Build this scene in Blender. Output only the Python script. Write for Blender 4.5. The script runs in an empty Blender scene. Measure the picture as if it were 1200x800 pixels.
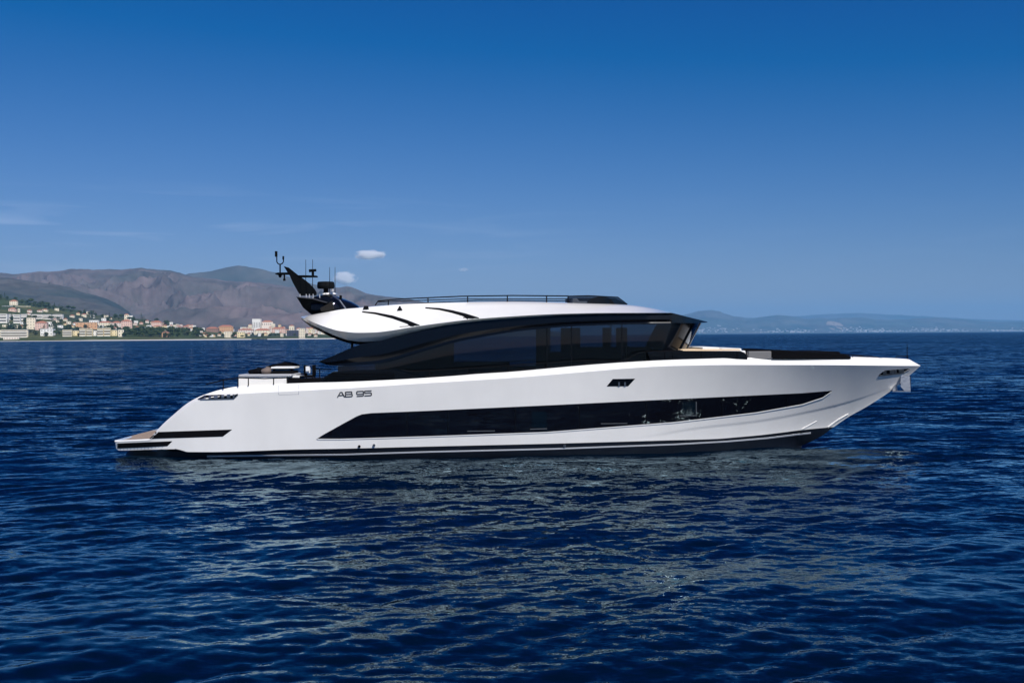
import bpy, bmesh, math, random
import numpy as np
from mathutils import Vector
from mathutils.bvhtree import BVHTree

random.seed(7)
sc = bpy.context.scene
col = sc.collection
R = math.radians

# ------------------------------------------------------------------ camera, world, sun, exposure
F = 1250.0            # focal length in photo pixels (photo is 1200 wide)
CAM_Y, H = -38.5, 4.42
ROLL = 0.0075
SHIFT = 7.3           # horizon sits 7.5 px above the picture centre
cam_d = bpy.data.cameras.new('camera')
cam = bpy.data.objects.new('camera', cam_d); col.objects.link(cam)
cam_d.sensor_width = 36.0; cam_d.lens = 36.0 * F / 1200.0
cam_d.clip_start = 0.2; cam_d.clip_end = 120000
cam_d.shift_y = -SHIFT / 1200.0
cam.location = (0, CAM_Y, H)
cam.rotation_euler = (R(90), ROLL, 0)
sc.camera = cam

SUN_EL, SUN_AZ = R(46), R(30)      # azimuth measured from straight behind the camera towards the bow
sun_dir = Vector((math.sin(SUN_AZ) * math.cos(SUN_EL), -math.cos(SUN_AZ) * math.cos(SUN_EL), math.sin(SUN_EL)))
sd = bpy.data.lights.new('sun', 'SUN'); sd.energy = 4.8; sd.angle = R(0.5); sd.color = (1.0, 0.97, 0.93)
so = bpy.data.objects.new('sun', sd); col.objects.link(so)
so.rotation_euler = (-sun_dir).to_track_quat('-Z', 'Y').to_euler()
so.location = (60, -60, 120)

world = bpy.data.worlds.new('World'); sc.world = world; world.use_nodes = True
wn, wl = world.node_tree.nodes, world.node_tree.links
wn.clear()
sky = wn.new('ShaderNodeTexSky'); sky.sky_type = 'NISHITA'; sky.sun_disc = False
sky.sun_elevation = SUN_EL
sky.sun_rotation = math.atan2(sun_dir.x, sun_dir.y)
sky.altitude = 0; sky.air_density = 1.0; sky.dust_density = 0.25; sky.ozone_density = 3.0
def wmath(op, val):
    n = wn.new('ShaderNodeVectorMath'); n.operation = op; n.inputs[1].default_value = val; return n
hs = wmath('MULTIPLY', (0.76, 0.72, 0.95))      # the clear polarised blue of the photograph
hs2 = wmath('SUBTRACT', (1.50, 0.92, 0.12))
hs3 = wmath('MAXIMUM', (0.0, 0.30, 1.0))
wl.new(hs.outputs[0], hs2.inputs[0]); wl.new(hs2.outputs[0], hs3.inputs[0])
bgn = wn.new('ShaderNodeBackground'); bgn.inputs['Strength'].default_value = 0.075
won = wn.new('ShaderNodeOutputWorld')
wl.new(sky.outputs[0], hs.inputs[0])
wl.new(hs3.outputs[0], bgn.inputs['Color'])
wl.new(bgn.outputs[0], won.inputs[0])
# faint streaks of high cirrus low in the sky
wtc = wn.new('ShaderNodeTexCoord'); wmp = wn.new('ShaderNodeMapping'); wmp.inputs['Scale'].default_value = (7, 7, 75); wmp.inputs['Rotation'].default_value = (0, R(3), 0)
wno = wn.new('ShaderNodeTexNoise'); wno.inputs['Scale'].default_value = 1.0; wno.inputs['Detail'].default_value = 6; wno.inputs['Distortion'].default_value = 0.6
wl.new(wtc.outputs['Generated'], wmp.inputs[0]); wl.new(wmp.outputs[0], wno.inputs['Vector'])
wr = wn.new('ShaderNodeMapRange'); wr.inputs[1].default_value = 0.52; wr.inputs[2].default_value = 0.80; wr.inputs[3].default_value = 0; wr.inputs[4].default_value = 1
wl.new(wno.outputs[0], wr.inputs[0])
wsx = wn.new('ShaderNodeSeparateXYZ'); wl.new(wtc.outputs['Generated'], wsx.inputs[0])
def ramp(sock, a0, a1, b0, b1):
    r = wn.new('ShaderNodeMapRange'); r.inputs[1].default_value = a0; r.inputs[2].default_value = a1; r.inputs[3].default_value = b0; r.inputs[4].default_value = b1
    wl.new(sock, r.inputs[0]); return r.outputs[0]
def mul(a, b):
    m_ = wn.new('ShaderNodeMath'); m_.operation = 'MULTIPLY'; wl.new(a, m_.inputs[0]); wl.new(b, m_.inputs[1]); return m_.outputs[0]
ck = mul(mul(wr.outputs[0], ramp(wsx.outputs['Z'], 0.05, 0.075, 0, 1)), mul(ramp(wsx.outputs['Z'], 0.10, 0.14, 1, 0), ramp(wsx.outputs['X'], -0.3, 0.1, 1.0, 0.1)))
cks = wn.new('ShaderNodeVectorMath'); cks.operation = 'SCALE'; cks.inputs[0].default_value = (1.9, 1.7, 1.4); wl.new(ck, cks.inputs['Scale'])
cka = wn.new('ShaderNodeVectorMath'); cka.operation = 'ADD'; wl.new(hs3.outputs[0], cka.inputs[0]); wl.new(cks.outputs[0], cka.inputs[1]); wl.new(cka.outputs[0], bgn.inputs['Color'])

sc.render.engine = 'CYCLES'
sc.view_settings.view_transform = 'Standard'; sc.view_settings.look = 'None'
sc.view_settings.exposure = 0.0; sc.view_settings.gamma = 1.0
sc.view_settings.use_curve_mapping = False
sc.cycles.max_bounces = 8; sc.cycles.glossy_bounces = 4; sc.cycles.diffuse_bounces = 3
sc.cycles.transparent_max_bounces = 12; sc.cycles.volume_bounces = 6
sc.cycles.sample_clamp_indirect = 6.0
sc.cycles.use_denoising = True
sc.cycles.blur_glossy = 0.15; sc.cycles.caustics_reflective = True; sc.cycles.caustics_refractive = False

# ------------------------------------------------------------------ pixel <-> place helpers
def at(px, py, Y):
    """a point at depth Y (m, 0 = near side of the hull) seen at photo pixel px, py"""
    a, b = px - 600.0, py - 400.0
    u = a - ROLL * b; v = b + ROLL * a
    d = Y - CAM_Y
    return Vector((u * d / F, Y, H - (v + SHIFT) * d / F))
def horizon_py(px): return 400 - SHIFT - ROLL * (px - 600)
def ray(px, py):
    return (at(px, py, 0) - cam.location).normalized()
def lin(tbl):
    xs = [t[0] for t in tbl]; ys = [t[1] for t in tbl]
    return lambda x: float(np.interp(x, xs, ys))
def pchip(tbl):
    xs = np.array([t[0] for t in tbl], float); ys = np.array([t[1] for t in tbl], float)
    h = np.diff(xs); dl = np.diff(ys) / h; n = len(xs); m = np.zeros(n)
    m[0], m[-1] = dl[0], dl[-1]
    for i in range(1, n - 1):
        if dl[i-1] * dl[i] > 0:
            w1, w2 = 2 * h[i] + h[i-1], h[i] + 2 * h[i-1]
            m[i] = (w1 + w2) / (w1 / dl[i-1] + w2 / dl[i])
    def f(x):
        x = min(max(x, xs[0]), xs[-1]); i = min(int(np.searchsorted(xs, x, 'right')) - 1, n - 2)
        t = (x - xs[i]) / h[i]
        return float((2*t**3-3*t*t+1)*ys[i] + (t**3-2*t*t+t)*h[i]*m[i] + (-2*t**3+3*t*t)*ys[i+1] + (t**3-t*t)*h[i]*m[i+1])
    return f

# ------------------------------------------------------------------ object helpers
def tag(o, label=None, cat=None, group=None, kind=None):
    if label: o['label'] = label
    if cat: o['category'] = cat
    if group: o['group'] = group
    if kind: o['kind'] = kind
    return o
def empty(name, loc, parent=None):
    o = bpy.data.objects.new(name, None); col.objects.link(o); o.location = loc
    o.empty_display_size = 0.3
    if parent: o.parent = parent
    return o
def mesh_obj(name, verts, faces, mat, parent=None, smooth=None, mats=None, fmat=None):
    me = bpy.data.meshes.new(name)
    me.from_pydata([tuple(v) for v in verts], [], faces)
    bm = bmesh.new(); bm.from_mesh(me)
    bmesh.ops.remove_doubles(bm, verts=bm.verts, dist=1e-5) if len(verts) < 60000 and not fmat else None
    bmesh.ops.recalc_face_normals(bm, faces=bm.faces)
    bm.to_mesh(me); bm.free()
    if mats:
        for m in mats: me.materials.append(m)
        if fmat:
            for p, k in zip(me.polygons, fmat): p.material_index = k
    else: me.materials.append(mat)
    if smooth is not None:
        for p in me.polygons: p.use_smooth = True
        me.set_sharp_from_angle(angle=R(smooth))
    o = bpy.data.objects.new(name, me); col.objects.link(o)
    if parent: o.parent = parent
    return o
class MB:
    def __init__(s): s.v, s.f = [], []
    def add(s, vs, fs):
        b = len(s.v); s.v += [tuple(v) for v in vs]; s.f += [tuple(i + b for i in f) for f in fs]
    def grid(s, rows, close=False):
        b = len(s.v); n = len(rows[0])
        for r in rows: s.v += [tuple(p) for p in r]
        for i in range(len(rows) - 1):
            for j in range(n - 1 if not close else n):
                k = (j + 1) % n
                s.f.append((b+i*n+j, b+i*n+k, b+(i+1)*n+k, b+(i+1)*n+j))
    def box(s, c, d, rz=0.0, taper=1.0):
        x, y, z = d[0]/2, d[1]/2, d[2]/2; cs, sn = math.cos(rz), math.sin(rz)
        vs = []
        for zz, k in ((-z, 1.0), (z, taper)):
            for xx, yy in ((-x, -y), (x, -y), (x, y), (-x, y)):
                xx *= k; yy *= k
                vs.append((c[0] + xx*cs - yy*sn, c[1] + xx*sn + yy*cs, c[2] + zz))
        s.add(vs, [(0,3,2,1), (4,5,6,7), (0,1,5,4), (1,2,6,5), (2,3,7,6), (3,0,4,7)])
    def tube(s, pts, r, n=8):
        pts = [Vector(p) for p in pts]; rows = []
        rr = r if isinstance(r, (list, tuple)) else [r] * len(pts)
        for i, p in enumerate(pts):
            a = pts[max(i-1, 0)]; b = pts[min(i+1, len(pts)-1)]
            t = (b - a).normalized(); up = Vector((0, 0, 1)) if abs(t.z) < 0.95 else Vector((0, 1, 0))
            e1 = t.cross(up).normalized(); e2 = t.cross(e1)
            rows.append([p + (e1*math.cos(2*math.pi*k/n) + e2*math.sin(2*math.pi*k/n)) * rr[i] for k in range(n)])
        b = len(s.v); s.grid(rows, True)
        s.f.append(tuple(b + k for k in range(n))[::-1]); e = b + (len(rows)-1)*n
        s.f.append(tuple(e + k for k in range(n)))
    def prism(s, near, far):
        """two matching outlines joined into a solid"""
        n = len(near); b = len(s.v); s.v += [tuple(p) for p in near] + [tuple(p) for p in far]
        s.f.append(tuple(b+i for i in range(n))); s.f.append(tuple(b+n+i for i in range(n))[::-1])
        for i in range(n):
            j = (i+1) % n; s.f.append((b+i, b+j, b+n+j, b+n+i))
    def build(s, name, mat, parent=None, smooth=None): return mesh_obj(name, s.v, s.f, mat, parent, smooth)
def slab(name, pix, y0, y1, mat, parent, bevel=0.0, smooth=None):
    """outline seen at pixels pix, standing at depth y0 and reaching back to y1 with straight sides"""
    m = MB(); near = [at(p[0], p[1], y0) for p in pix]; far = [Vector((p.x, y1, p.z)) for p in near]
    m.prism(near, far); o = m.build(name, mat, parent, smooth)
    if bevel:
        bv = o.modifiers.new('bevel', 'BEVEL'); bv.width = bevel; bv.segments = 2; bv.limit_method = 'ANGLE'
    return o

# ------------------------------------------------------------------ materials
def mat(name, base, rough=0.5, metal=0.0, coat=0.0, spec=0.5, var=0.0, vscale=3.0, bump=0.0, bscale=20.0, coatr=0.05):
    m = bpy.data.materials.new(name); m.use_nodes = True; nt = m.node_tree; b = nt.nodes['Principled BSDF']
    b.inputs['Base Color'].default_value = (*base, 1); b.inputs['Roughness'].default_value = rough
    b.inputs['Metallic'].default_value = metal; b.inputs['Coat Weight'].default_value = coat
    b.inputs['Coat Roughness'].default_value = coatr; b.inputs['Specular IOR Level'].default_value = spec
    tc = nt.nodes.new('ShaderNodeTexCoord')
    if var:
        n = nt.nodes.new('ShaderNodeTexNoise'); n.inputs['Scale'].default_value = vscale; n.inputs['Detail'].default_value = 6
        r = nt.nodes.new('ShaderNodeMapRange'); r.inputs[3].default_value = 1 - var; r.inputs[4].default_value = 1 + var
        mx = nt.nodes.new('ShaderNodeVectorMath'); mx.operation = 'SCALE'; mx.inputs[0].default_value = base
        nt.links.new(tc.outputs['Object'], n.inputs['Vector']); nt.links.new(n.outputs[0], r.inputs[0])
        nt.links.new(r.outputs[0], mx.inputs['Scale']); nt.links.new(mx.outputs[0], b.inputs['Base Color'])
    if bump:
        n = nt.nodes.new('ShaderNodeTexNoise'); n.inputs['Scale'].default_value = bscale; n.inputs['Detail'].default_value = 4
        bp = nt.nodes.new('ShaderNodeBump'); bp.inputs['Strength'].default_value = bump; bp.inputs['Distance'].default_value = 0.02
        nt.links.new(tc.outputs['Object'], n.inputs['Vector']); nt.links.new(n.outputs[0], bp.inputs['Height'])
        nt.links.new(bp.outputs[0], b.inputs['Normal'])
    return m
M = {}
def gelcoat_mat():
    m = mat('white_gelcoat', (0.80, 0.80, 0.80), 0.3, coat=1.0, coatr=0.03); nt = m.node_tree; b = nt.nodes['Principled BSDF']
    tc = nt.nodes.new('ShaderNodeTexCoord'); out = None
    for sc3, lo, det in (((0.35, 0.35, 0.5), 0.965, 5), ((1.4, 1.4, 0.7), 0.985, 5)):      # faint soiling and run-off streaks
        mp = nt.nodes.new('ShaderNodeMapping'); mp.inputs['Scale'].default_value = sc3
        n = nt.nodes.new('ShaderNodeTexNoise'); n.inputs['Scale'].default_value = 1.0; n.inputs['Detail'].default_value = det
        r = nt.nodes.new('ShaderNodeMapRange'); r.inputs[1].default_value = 0.35; r.inputs[2].default_value = 0.65; r.inputs[3].default_value = lo; r.inputs[4].default_value = 1.02
        nt.links.new(tc.outputs['Object'], mp.inputs[0]); nt.links.new(mp.outputs[0], n.inputs['Vector']); nt.links.new(n.outputs[0], r.inputs[0])
        s_ = nt.nodes.new('ShaderNodeVectorMath'); s_.operation = 'SCALE'
        if out is None: s_.inputs[0].default_value = (0.885, 0.855, 0.80)
        else: nt.links.new(out, s_.inputs[0])
        nt.links.new(r.outputs[0], s_.inputs['Scale']); out = s_.outputs[0]
    nt.links.new(out, b.inputs['Base Color'])
    n = nt.nodes.new('ShaderNodeTexNoise'); n.inputs['Scale'].default_value = 1.1; n.inputs['Detail'].default_value = 1
    bp = nt.nodes.new('ShaderNodeBump'); bp.inputs['Strength'].default_value = 0.3; bp.inputs['Distance'].default_value = 0.02      # fairing waviness
    nt.links.new(tc.outputs['Object'], n.inputs['Vector']); nt.links.new(n.outputs[0], bp.inputs['Height']); nt.links.new(bp.outputs[0], b.inputs['Coat Normal'])
    return m
M['gelcoat'] = gelcoat_mat()
M['grey_paint'] = mat('pale_grey_paint', (0.55, 0.56, 0.58), 0.3, coat=0.5)
M['black_gloss'] = mat('black_gloss_paint', (0.003, 0.004, 0.006), 0.12, spec=0.22)
M['black_matt'] = mat('black_satin', (0.004, 0.004, 0.005), 0.75, var=0.2, spec=0.08)
M['antifoul'] = mat('black_antifouling', (0.006, 0.008, 0.014), 0.35, var=0.3, vscale=2)
M['hull_glass'] = mat('hull_glass', (0.003, 0.003, 0.005), 0.03, spec=0.5)
M['steel'] = mat('polished_steel', (0.30, 0.31, 0.33), 0.45, metal=1.0, bump=0.5, bscale=9)
M['fabric_black'] = mat('black_upholstery', (0.004, 0.004, 0.005), 0.9, spec=0.05, var=0.2, bump=0.4, bscale=60)
M['fabric_brown'] = mat('brown_cushion', (0.16, 0.12, 0.10), 0.85, var=0.2, bump=0.4)
M['cream_pad'] = mat('cream_sunpad', (0.62, 0.46, 0.29), 0.8, var=0.06, bump=0.3, bscale=30)
M['white_pad'] = mat('white_sunpad', (0.80, 0.79, 0.76), 0.75, var=0.04, bump=0.3, bscale=30)
M['grey_top'] = mat('grey_worktop', (0.42, 0.42, 0.43), 0.4, var=0.08)
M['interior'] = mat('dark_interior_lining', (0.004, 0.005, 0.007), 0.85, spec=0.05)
M['light_trim'] = mat('window_ledge', (0.07, 0.075, 0.08), 0.4)
M['letter'] = mat('dark_grey_lettering', (0.05, 0.05, 0.055), 0.3)

def teak_mat():
    m = bpy.data.materials.new('teak_deck'); m.use_nodes = True; nt = m.node_tree; b = nt.nodes['Principled BSDF']
    tc = nt.nodes.new('ShaderNodeTexCoord'); w = nt.nodes.new('ShaderNodeTexWave'); w.wave_type = 'BANDS'; w.bands_direction = 'Y'
    w.inputs['Scale'].default_value = 4.5; w.inputs['Distortion'].default_value = 0.05
    cr = nt.nodes.new('ShaderNodeValToRGB'); e = cr.color_ramp.elements
    e[0].position = 0.03; e[0].color = (0.05, 0.04, 0.035, 1); e[1].position = 0.10; e[1].color = (0.50, 0.36, 0.25, 1)
    n = nt.nodes.new('ShaderNodeTexNoise'); n.inputs['Scale'].default_value = 8; n.inputs['Detail'].default_value = 5
    mx = nt.nodes.new('ShaderNodeMix'); mx.data_type = 'RGBA'; mx.blend_type = 'MULTIPLY'; mx.inputs['Factor'].default_value = 0.5
    nt.links.new(tc.outputs['Object'], w.inputs['Vector']); nt.links.new(w.outputs[0], cr.inputs[0])
    nt.links.new(tc.outputs['Object'], n.inputs['Vector'])
    nt.links.new(cr.outputs[0], mx.inputs['A']); nt.links.new(n.outputs[0], mx.inputs['B'])
    nt.links.new(mx.outputs['Result'], b.inputs['Base Color']); b.inputs['Roughness'].default_value = 0.7
    return m
M['teak'] = teak_mat()
def tint_glass(name, tint, rough=0.02):
    m = bpy.data.materials.new(name); m.use_nodes = True; nt = m.node_tree; nt.nodes.clear()
    o = nt.nodes.new('ShaderNodeOutputMaterial'); t = nt.nodes.new('ShaderNodeBsdfTransparent'); t.inputs[0].default_value = (*tint, 1)
    g = nt.nodes.new('ShaderNodeBsdfGlossy'); g.inputs['Roughness'].default_value = rough; g.inputs[0].default_value = (0.85, 0.9, 0.95, 1)
    f = nt.nodes.new('ShaderNodeFresnel'); f.inputs[0].default_value = 1.5
    mx = nt.nodes.new('ShaderNodeMixShader')
    nt.links.new(f.outputs[0], mx.inputs[0]); nt.links.new(t.outputs[0], mx.inputs[1]); nt.links.new(g.outputs[0], mx.inputs[2])
    nt.links.new(mx.outputs[0], o.inputs[0]); return m
M['tinted'] = tint_glass('tinted_window_glass', (0.24, 0.31, 0.37))

# ------------------------------------------------------------------ numpy noise
def _hash(ix, iy, seed):
    h = (ix.astype(np.int64) * 374761393 + iy.astype(np.int64) * 668265263 + seed * 1442695041) & 0xFFFFFFFF
    h = ((h ^ (h >> 13)) * 1274126177) & 0xFFFFFFFF
    return ((h ^ (h >> 16)) & 0xFFFF) / 65535.0
def vnoise(x, y, seed=0):
    ix, iy = np.floor(x), np.floor(y); fx, fy = x - ix, y - iy
    fx = fx*fx*fx*(fx*(fx*6-15)+10); fy = fy*fy*fy*(fy*(fy*6-15)+10)
    a = _hash(ix, iy, seed); b = _hash(ix+1, iy, seed); c = _hash(ix, iy+1, seed); d = _hash(ix+1, iy+1, seed)
    return (a*(1-fx)+b*fx)*(1-fy) + (c*(1-fx)+d*fx)*fy
def fbm(x, y, seed=0, oct=5, ridged=False):
    s = 0; a = 0.5; t = 0
    for k in range(oct):
        n = vnoise(x, y, seed + k*17)
        if ridged: n = 1 - np.abs(2*n - 1)
        s = s + a*n; t += a; a *= 0.5; x = x*2.03 + 13.7; y = y*2.03 + 7.3
    return s / t

def np_mesh(name, co, nr, nc, mat_, smooth=True):
    me = bpy.data.meshes.new(name)
    me.vertices.add(nr*nc); me.vertices.foreach_set('co', np.ascontiguousarray(co, dtype=np.float32).ravel())
    i = np.arange(nr-1)[:, None]*nc + np.arange(nc-1)[None, :]
    q = np.stack([i, i+1, i+nc+1, i+nc], -1).reshape(-1, 4)
    nf = len(q); me.loops.add(nf*4); me.polygons.add(nf)
    me.loops.foreach_set('vertex_index', q.ravel().astype(np.int32))
    me.polygons.foreach_set('loop_start', (np.arange(nf)*4).astype(np.int32))
    me.polygons.foreach_set('use_smooth', np.full(nf, smooth))
    me.materials.append(mat_); me.update(calc_edges=True); me.validate()
    o = bpy.data.objects.new(name, me); col.objects.link(o)
    return o

# ------------------------------------------------------------------ the sea
def water_mat():
    m = bpy.data.materials.new('sea_water'); m.use_nodes = True; nt = m.node_tree; nt.nodes.clear()
    out = nt.nodes.new('ShaderNodeOutputMaterial'); df = nt.nodes.new('ShaderNodeBsdfDiffuse'); df.inputs[0].default_value = (0.0, 0.003, 0.0095, 1)
    gl_ = nt.nodes.new('ShaderNodeBsdfGlossy'); gl_.inputs[0].default_value = (0.66, 0.90, 1.0, 1); gl_.inputs['Roughness'].default_value = 0.04
    fr_ = nt.nodes.new('ShaderNodeFresnel'); fr_.inputs[0].default_value = 1.47; mx_ = nt.nodes.new('ShaderNodeMixShader')
    nt.links.new(fr_.outputs[0], mx_.inputs[0]); nt.links.new(df.outputs[0], mx_.inputs[1]); nt.links.new(gl_.outputs[0], mx_.inputs[2]); nt.links.new(mx_.outputs[0], out.inputs[0])
    tc = nt.nodes.new('ShaderNodeTexCoord')
    # small ripples tip the surface; where the sheet is too coarse to carry the waves ('chop') the tipping is stronger
    at_ = nt.nodes.new('ShaderNodeAttribute'); at_.attribute_name = 'chop'
    tot = None
    for sx, sy, det, base, far in ((3.0, 7.0, 5, 0.46, 0.9), (11.0, 24.0, 4, 0.34, 0.0), (0.5, 1.1, 5, 0.0, 2.4), (0.02, 0.05, 3, 0.0, 0.5)):
        mp = nt.nodes.new('ShaderNodeMapping'); mp.inputs['Scale'].default_value = (sx, sy, 1); mp.inputs['Rotation'].default_value = (0, 0, R(-10))
        n = nt.nodes.new('ShaderNodeTexNoise'); n.inputs['Scale'].default_value = 1.0; n.inputs['Detail'].default_value = det
        sb_ = nt.nodes.new('ShaderNodeVectorMath'); sb_.operation = 'SUBTRACT'; sb_.inputs[1].default_value = (0.5, 0.5, 0.5)
        am = nt.nodes.new('ShaderNodeMath'); am.operation = 'MULTIPLY_ADD'; am.inputs[1].default_value = far * 5.0; am.inputs[2].default_value = base
        sc_ = nt.nodes.new('ShaderNodeVectorMath'); sc_.operation = 'SCALE'
        nt.links.new(tc.outputs['Object'], mp.inputs[0]); nt.links.new(mp.outputs[0], n.inputs['Vector'])
        nt.links.new(n.outputs['Color'], sb_.inputs[0]); nt.links.new(at_.outputs['Fac'], am.inputs[0])
        nt.links.new(sb_.outputs[0], sc_.inputs[0]); nt.links.new(am.outputs[0], sc_.inputs['Scale'])
        if tot is None: tot = sc_.outputs[0]
        else:
            ad = nt.nodes.new('ShaderNodeVectorMath'); ad.operation = 'ADD'; nt.links.new(tot, ad.inputs[0]); nt.links.new(sc_.outputs[0], ad.inputs[1]); tot = ad.outputs[0]
    fl = nt.nodes.new('ShaderNodeVectorMath'); fl.operation = 'MULTIPLY'; fl.inputs[1].default_value = (0.7, 1.0, 0.0)
    pn = nt.nodes.new('ShaderNodeTexNoise'); pn.inputs['Scale'].default_value = 0.09; pn.inputs['Detail'].default_value = 3    # wind patches
    pr_ = nt.nodes.new('ShaderNodeMapRange'); pr_.inputs[1].default_value = 0.3; pr_.inputs[2].default_value = 0.7; pr_.inputs[3].default_value = 0.45; pr_.inputs[4].default_value = 1.5
    ps = nt.nodes.new('ShaderNodeVectorMath'); ps.operation = 'SCALE'
    nt.links.new(tc.outputs['Object'], pn.inputs['Vector']); nt.links.new(pn.outputs[0], pr_.inputs[0]); nt.links.new(pr_.outputs[0], ps.inputs['Scale'])
    nt.links.new(tot, ps.inputs[0]); nt.links.new(ps.outputs[0], fl.inputs[0])
    # where chop replaces waves, normals lean to the camera and mirror higher, darker sky
    wb = nt.nodes.new('ShaderNodeVectorMath'); wb.operation = 'SCALE'; wb.inputs[0].default_value = (0, -1.9, 0); nt.links.new(at_.outputs['Fac'], wb.inputs['Scale'])
    wa = nt.nodes.new('ShaderNodeVectorMath'); wa.operation = 'ADD'; nt.links.new(fl.outputs[0], wa.inputs[0]); nt.links.new(wb.outputs[0], wa.inputs[1]); fl = wa
    ge = nt.nodes.new('ShaderNodeNewGeometry'); ad = nt.nodes.new('ShaderNodeVectorMath'); ad.operation = 'ADD'
    nt.links.new(ge.outputs['Normal'], ad.inputs[0]); nt.links.new(fl.outputs[0], ad.inputs[1])
    nn = nt.nodes.new('ShaderNodeVectorMath'); nn.operation = 'NORMALIZE'; nt.links.new(ad.outputs[0], nn.inputs[0]); 
    for q_ in (df, gl_, fr_): nt.links.new(nn.outputs[0], q_.inputs['Normal'])
    return m
M['water'] = water_mat()
def build_sea():
    fr = F * 1024 / 1200
    rng = np.random.RandomState(3)
    pr = np.concatenate([[0.07, 0.15, 0.3, 0.5, 0.8, 1.2, 1.7], np.arange(2.2, 40, 0.7), np.arange(40, 360, 0.55), np.arange(360, 760, 1.5)])
    d = (H * fr / pr)[::-1]
    nc = 1500; uu = np.tan(np.linspace(-R(33), R(33), nc))
    X = d[:, None] * uu[None, :]; Y = np.repeat(d[:, None], nc, 1) + CAM_Y
    step = np.gradient(d)[:, None]
    var = np.zeros((len(d), 1)); Z = np.zeros_like(X); DX = np.zeros_like(X); DY = np.zeros_like(X)
    lam = np.exp(np.linspace(math.log(0.28), math.log(10.0), 100))
    for L in lam:
        L = L * rng.uniform(0.93, 1.07); th = R(90 + 12) + rng.normal(0, R(34)); ph = rng.uniform(0, 6.283)
        k = 2*math.pi/L
        slope = 0.022 * (1.0 if L < 0.7 else max(0.62, (0.7/L)**0.4) if L < 2.5 else 0.62*(2.5/L)**0.6)
        a = slope / k
        fade = np.clip((L/(np.maximum(step, 0.01)) - 2.2) / 3.0, 0, 1)
        var += 0.5 * slope**2 * (1 - fade**2)
        if fade.max() <= 0: continue
        rows = fade[:, 0] > 0
        arg = k*(math.cos(th)*X[rows] + math.sin(th)*Y[rows]) + ph
        # groups of waves come and go
        env = 0.55 + 0.9*vnoise(X[rows]/(L*5)+L*7, Y[rows]/(L*5)+L*3, int(L*100))
        s = np.sin(arg); Z[rows] += a*env*s*fade[rows]
        c = np.cos(arg)*a*env*fade[rows]*0.8
        DX[rows] += -c*math.cos(th); DY[rows] += -c*math.sin(th)
    co = np.stack([X - DX*-1, Y - DY*-1, Z], -1)
    sea = np_mesh('sea', co, len(d), nc, M['water'])
    tag(sea, 'dark blue rippled sea around the yacht', kind='structure')
    # the same sea outside the detailed sector, joined into the one sheet
    x0, y0 = d[0]*uu[-1], d[0] + CAM_Y; B = 40000.0; xe, ye = d[-1]*uu[-1], d[-1] + CAM_Y
    m2 = bpy.data.meshes.new('sea_rest')
    m2.from_pydata([(-x0, y0, 0), (x0, y0, 0), (xe, ye, 0), (-xe, ye, 0), (-xe, -B, 0), (xe, -B, 0)], [], [(0, 4, 5, 1), (1, 5, 2), (0, 3, 4)])
    bm = bmesh.new(); bm.from_mesh(sea.data); bm.from_mesh(m2); bm.to_mesh(sea.data); bm.free()
    sea.data.polygons.foreach_set('use_smooth', np.full(len(sea.data.polygons), True))
    bpy.data.meshes.remove(m2)
    chop = np.full(len(sea.data.vertices), float(np.sqrt(var[0, 0]) + 0.1), dtype=np.float32)
    chop[:len(d)*nc] = np.repeat(np.sqrt(var[:, 0]), nc)
    at_ = sea.data.attributes.new('chop', 'FLOAT', 'POINT'); at_.data.foreach_set('value', chop)
    # make every face look up
    return sea
sea = build_sea()

# ------------------------------------------------------------------ far land
def attr_mat(name, cols_, scale, rough=0.95):
    """earth and scrub: three surface colours broken up by noise in real metres"""
    m = bpy.data.materials.new(name); m.use_nodes = True; nt = m.node_tree; b = nt.nodes['Principled BSDF']
    b.inputs['Roughness'].default_value = rough; b.inputs['Specular IOR Level'].default_value = 0.1
    tc = nt.nodes.new('ShaderNodeTexCoord'); prev = None
    for k, (c0, c1, s_, lo, hi) in enumerate(cols_):
        n = nt.nodes.new('ShaderNodeTexNoise'); n.inputs['Scale'].default_value = s_ / scale; n.inputs['Detail'].default_value = 8; n.inputs['Roughness'].default_value = 0.6
        n.inputs['Lacunarity'].default_value = 2.1
        r = nt.nodes.new('ShaderNodeValToRGB'); e = r.color_ramp.elements; e[0].position = lo; e[1].position = hi
        e[0].color = (*c0, 1); e[1].color = (*c1, 1)
        nt.links.new(tc.outputs['Object'], n.inputs['Vector']); nt.links.new(n.outputs[0], r.inputs[0])
        if prev is None: prev = r.outputs[0]
        else:
            mx = nt.nodes.new('ShaderNodeMix'); mx.data_type = 'RGBA'; mx.blend_type = 'MULTIPLY'; mx.inputs['Factor'].default_value = 1.0
            nt.links.new(prev, mx.inputs['A']); nt.links.new(r.outputs[0], mx.inputs['B']); prev = mx.outputs['Result']
    ga = nt.nodes.new('ShaderNodeAttribute'); ga.attribute_name = 'gully'; mg_ = nt.nodes.new('ShaderNodeMix'); mg_.data_type = 'RGBA'    # scrub tone in the gullies, also painting their shade into the colour
    nt.links.new(ga.outputs['Fac'], mg_.inputs['Factor']); nt.links.new(prev, mg_.inputs['A']); mg_.inputs['B'].default_value = (0.035, 0.048, 0.04, 1)
    nt.links.new(mg_.outputs['Result'], b.inputs['Base Color']); return m
M['mountain'] = attr_mat('bare_mountain_scrub', [((0.155,0.12,0.12), (0.07,0.075,0.075), 1.0, 0.36, 0.64), ((0.72,0.72,0.72), (1.25,1.22,1.2), 3.0, 0.38, 0.62)], 700)
M['spur'] = attr_mat('wooded_slope', [((0.045,0.055,0.055), (0.095,0.085,0.08), 1.0, 0.4, 0.62), ((0.7,0.7,0.7), (1.3,1.3,1.2), 6.0, 0.35, 0.65)], 600)
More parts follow.
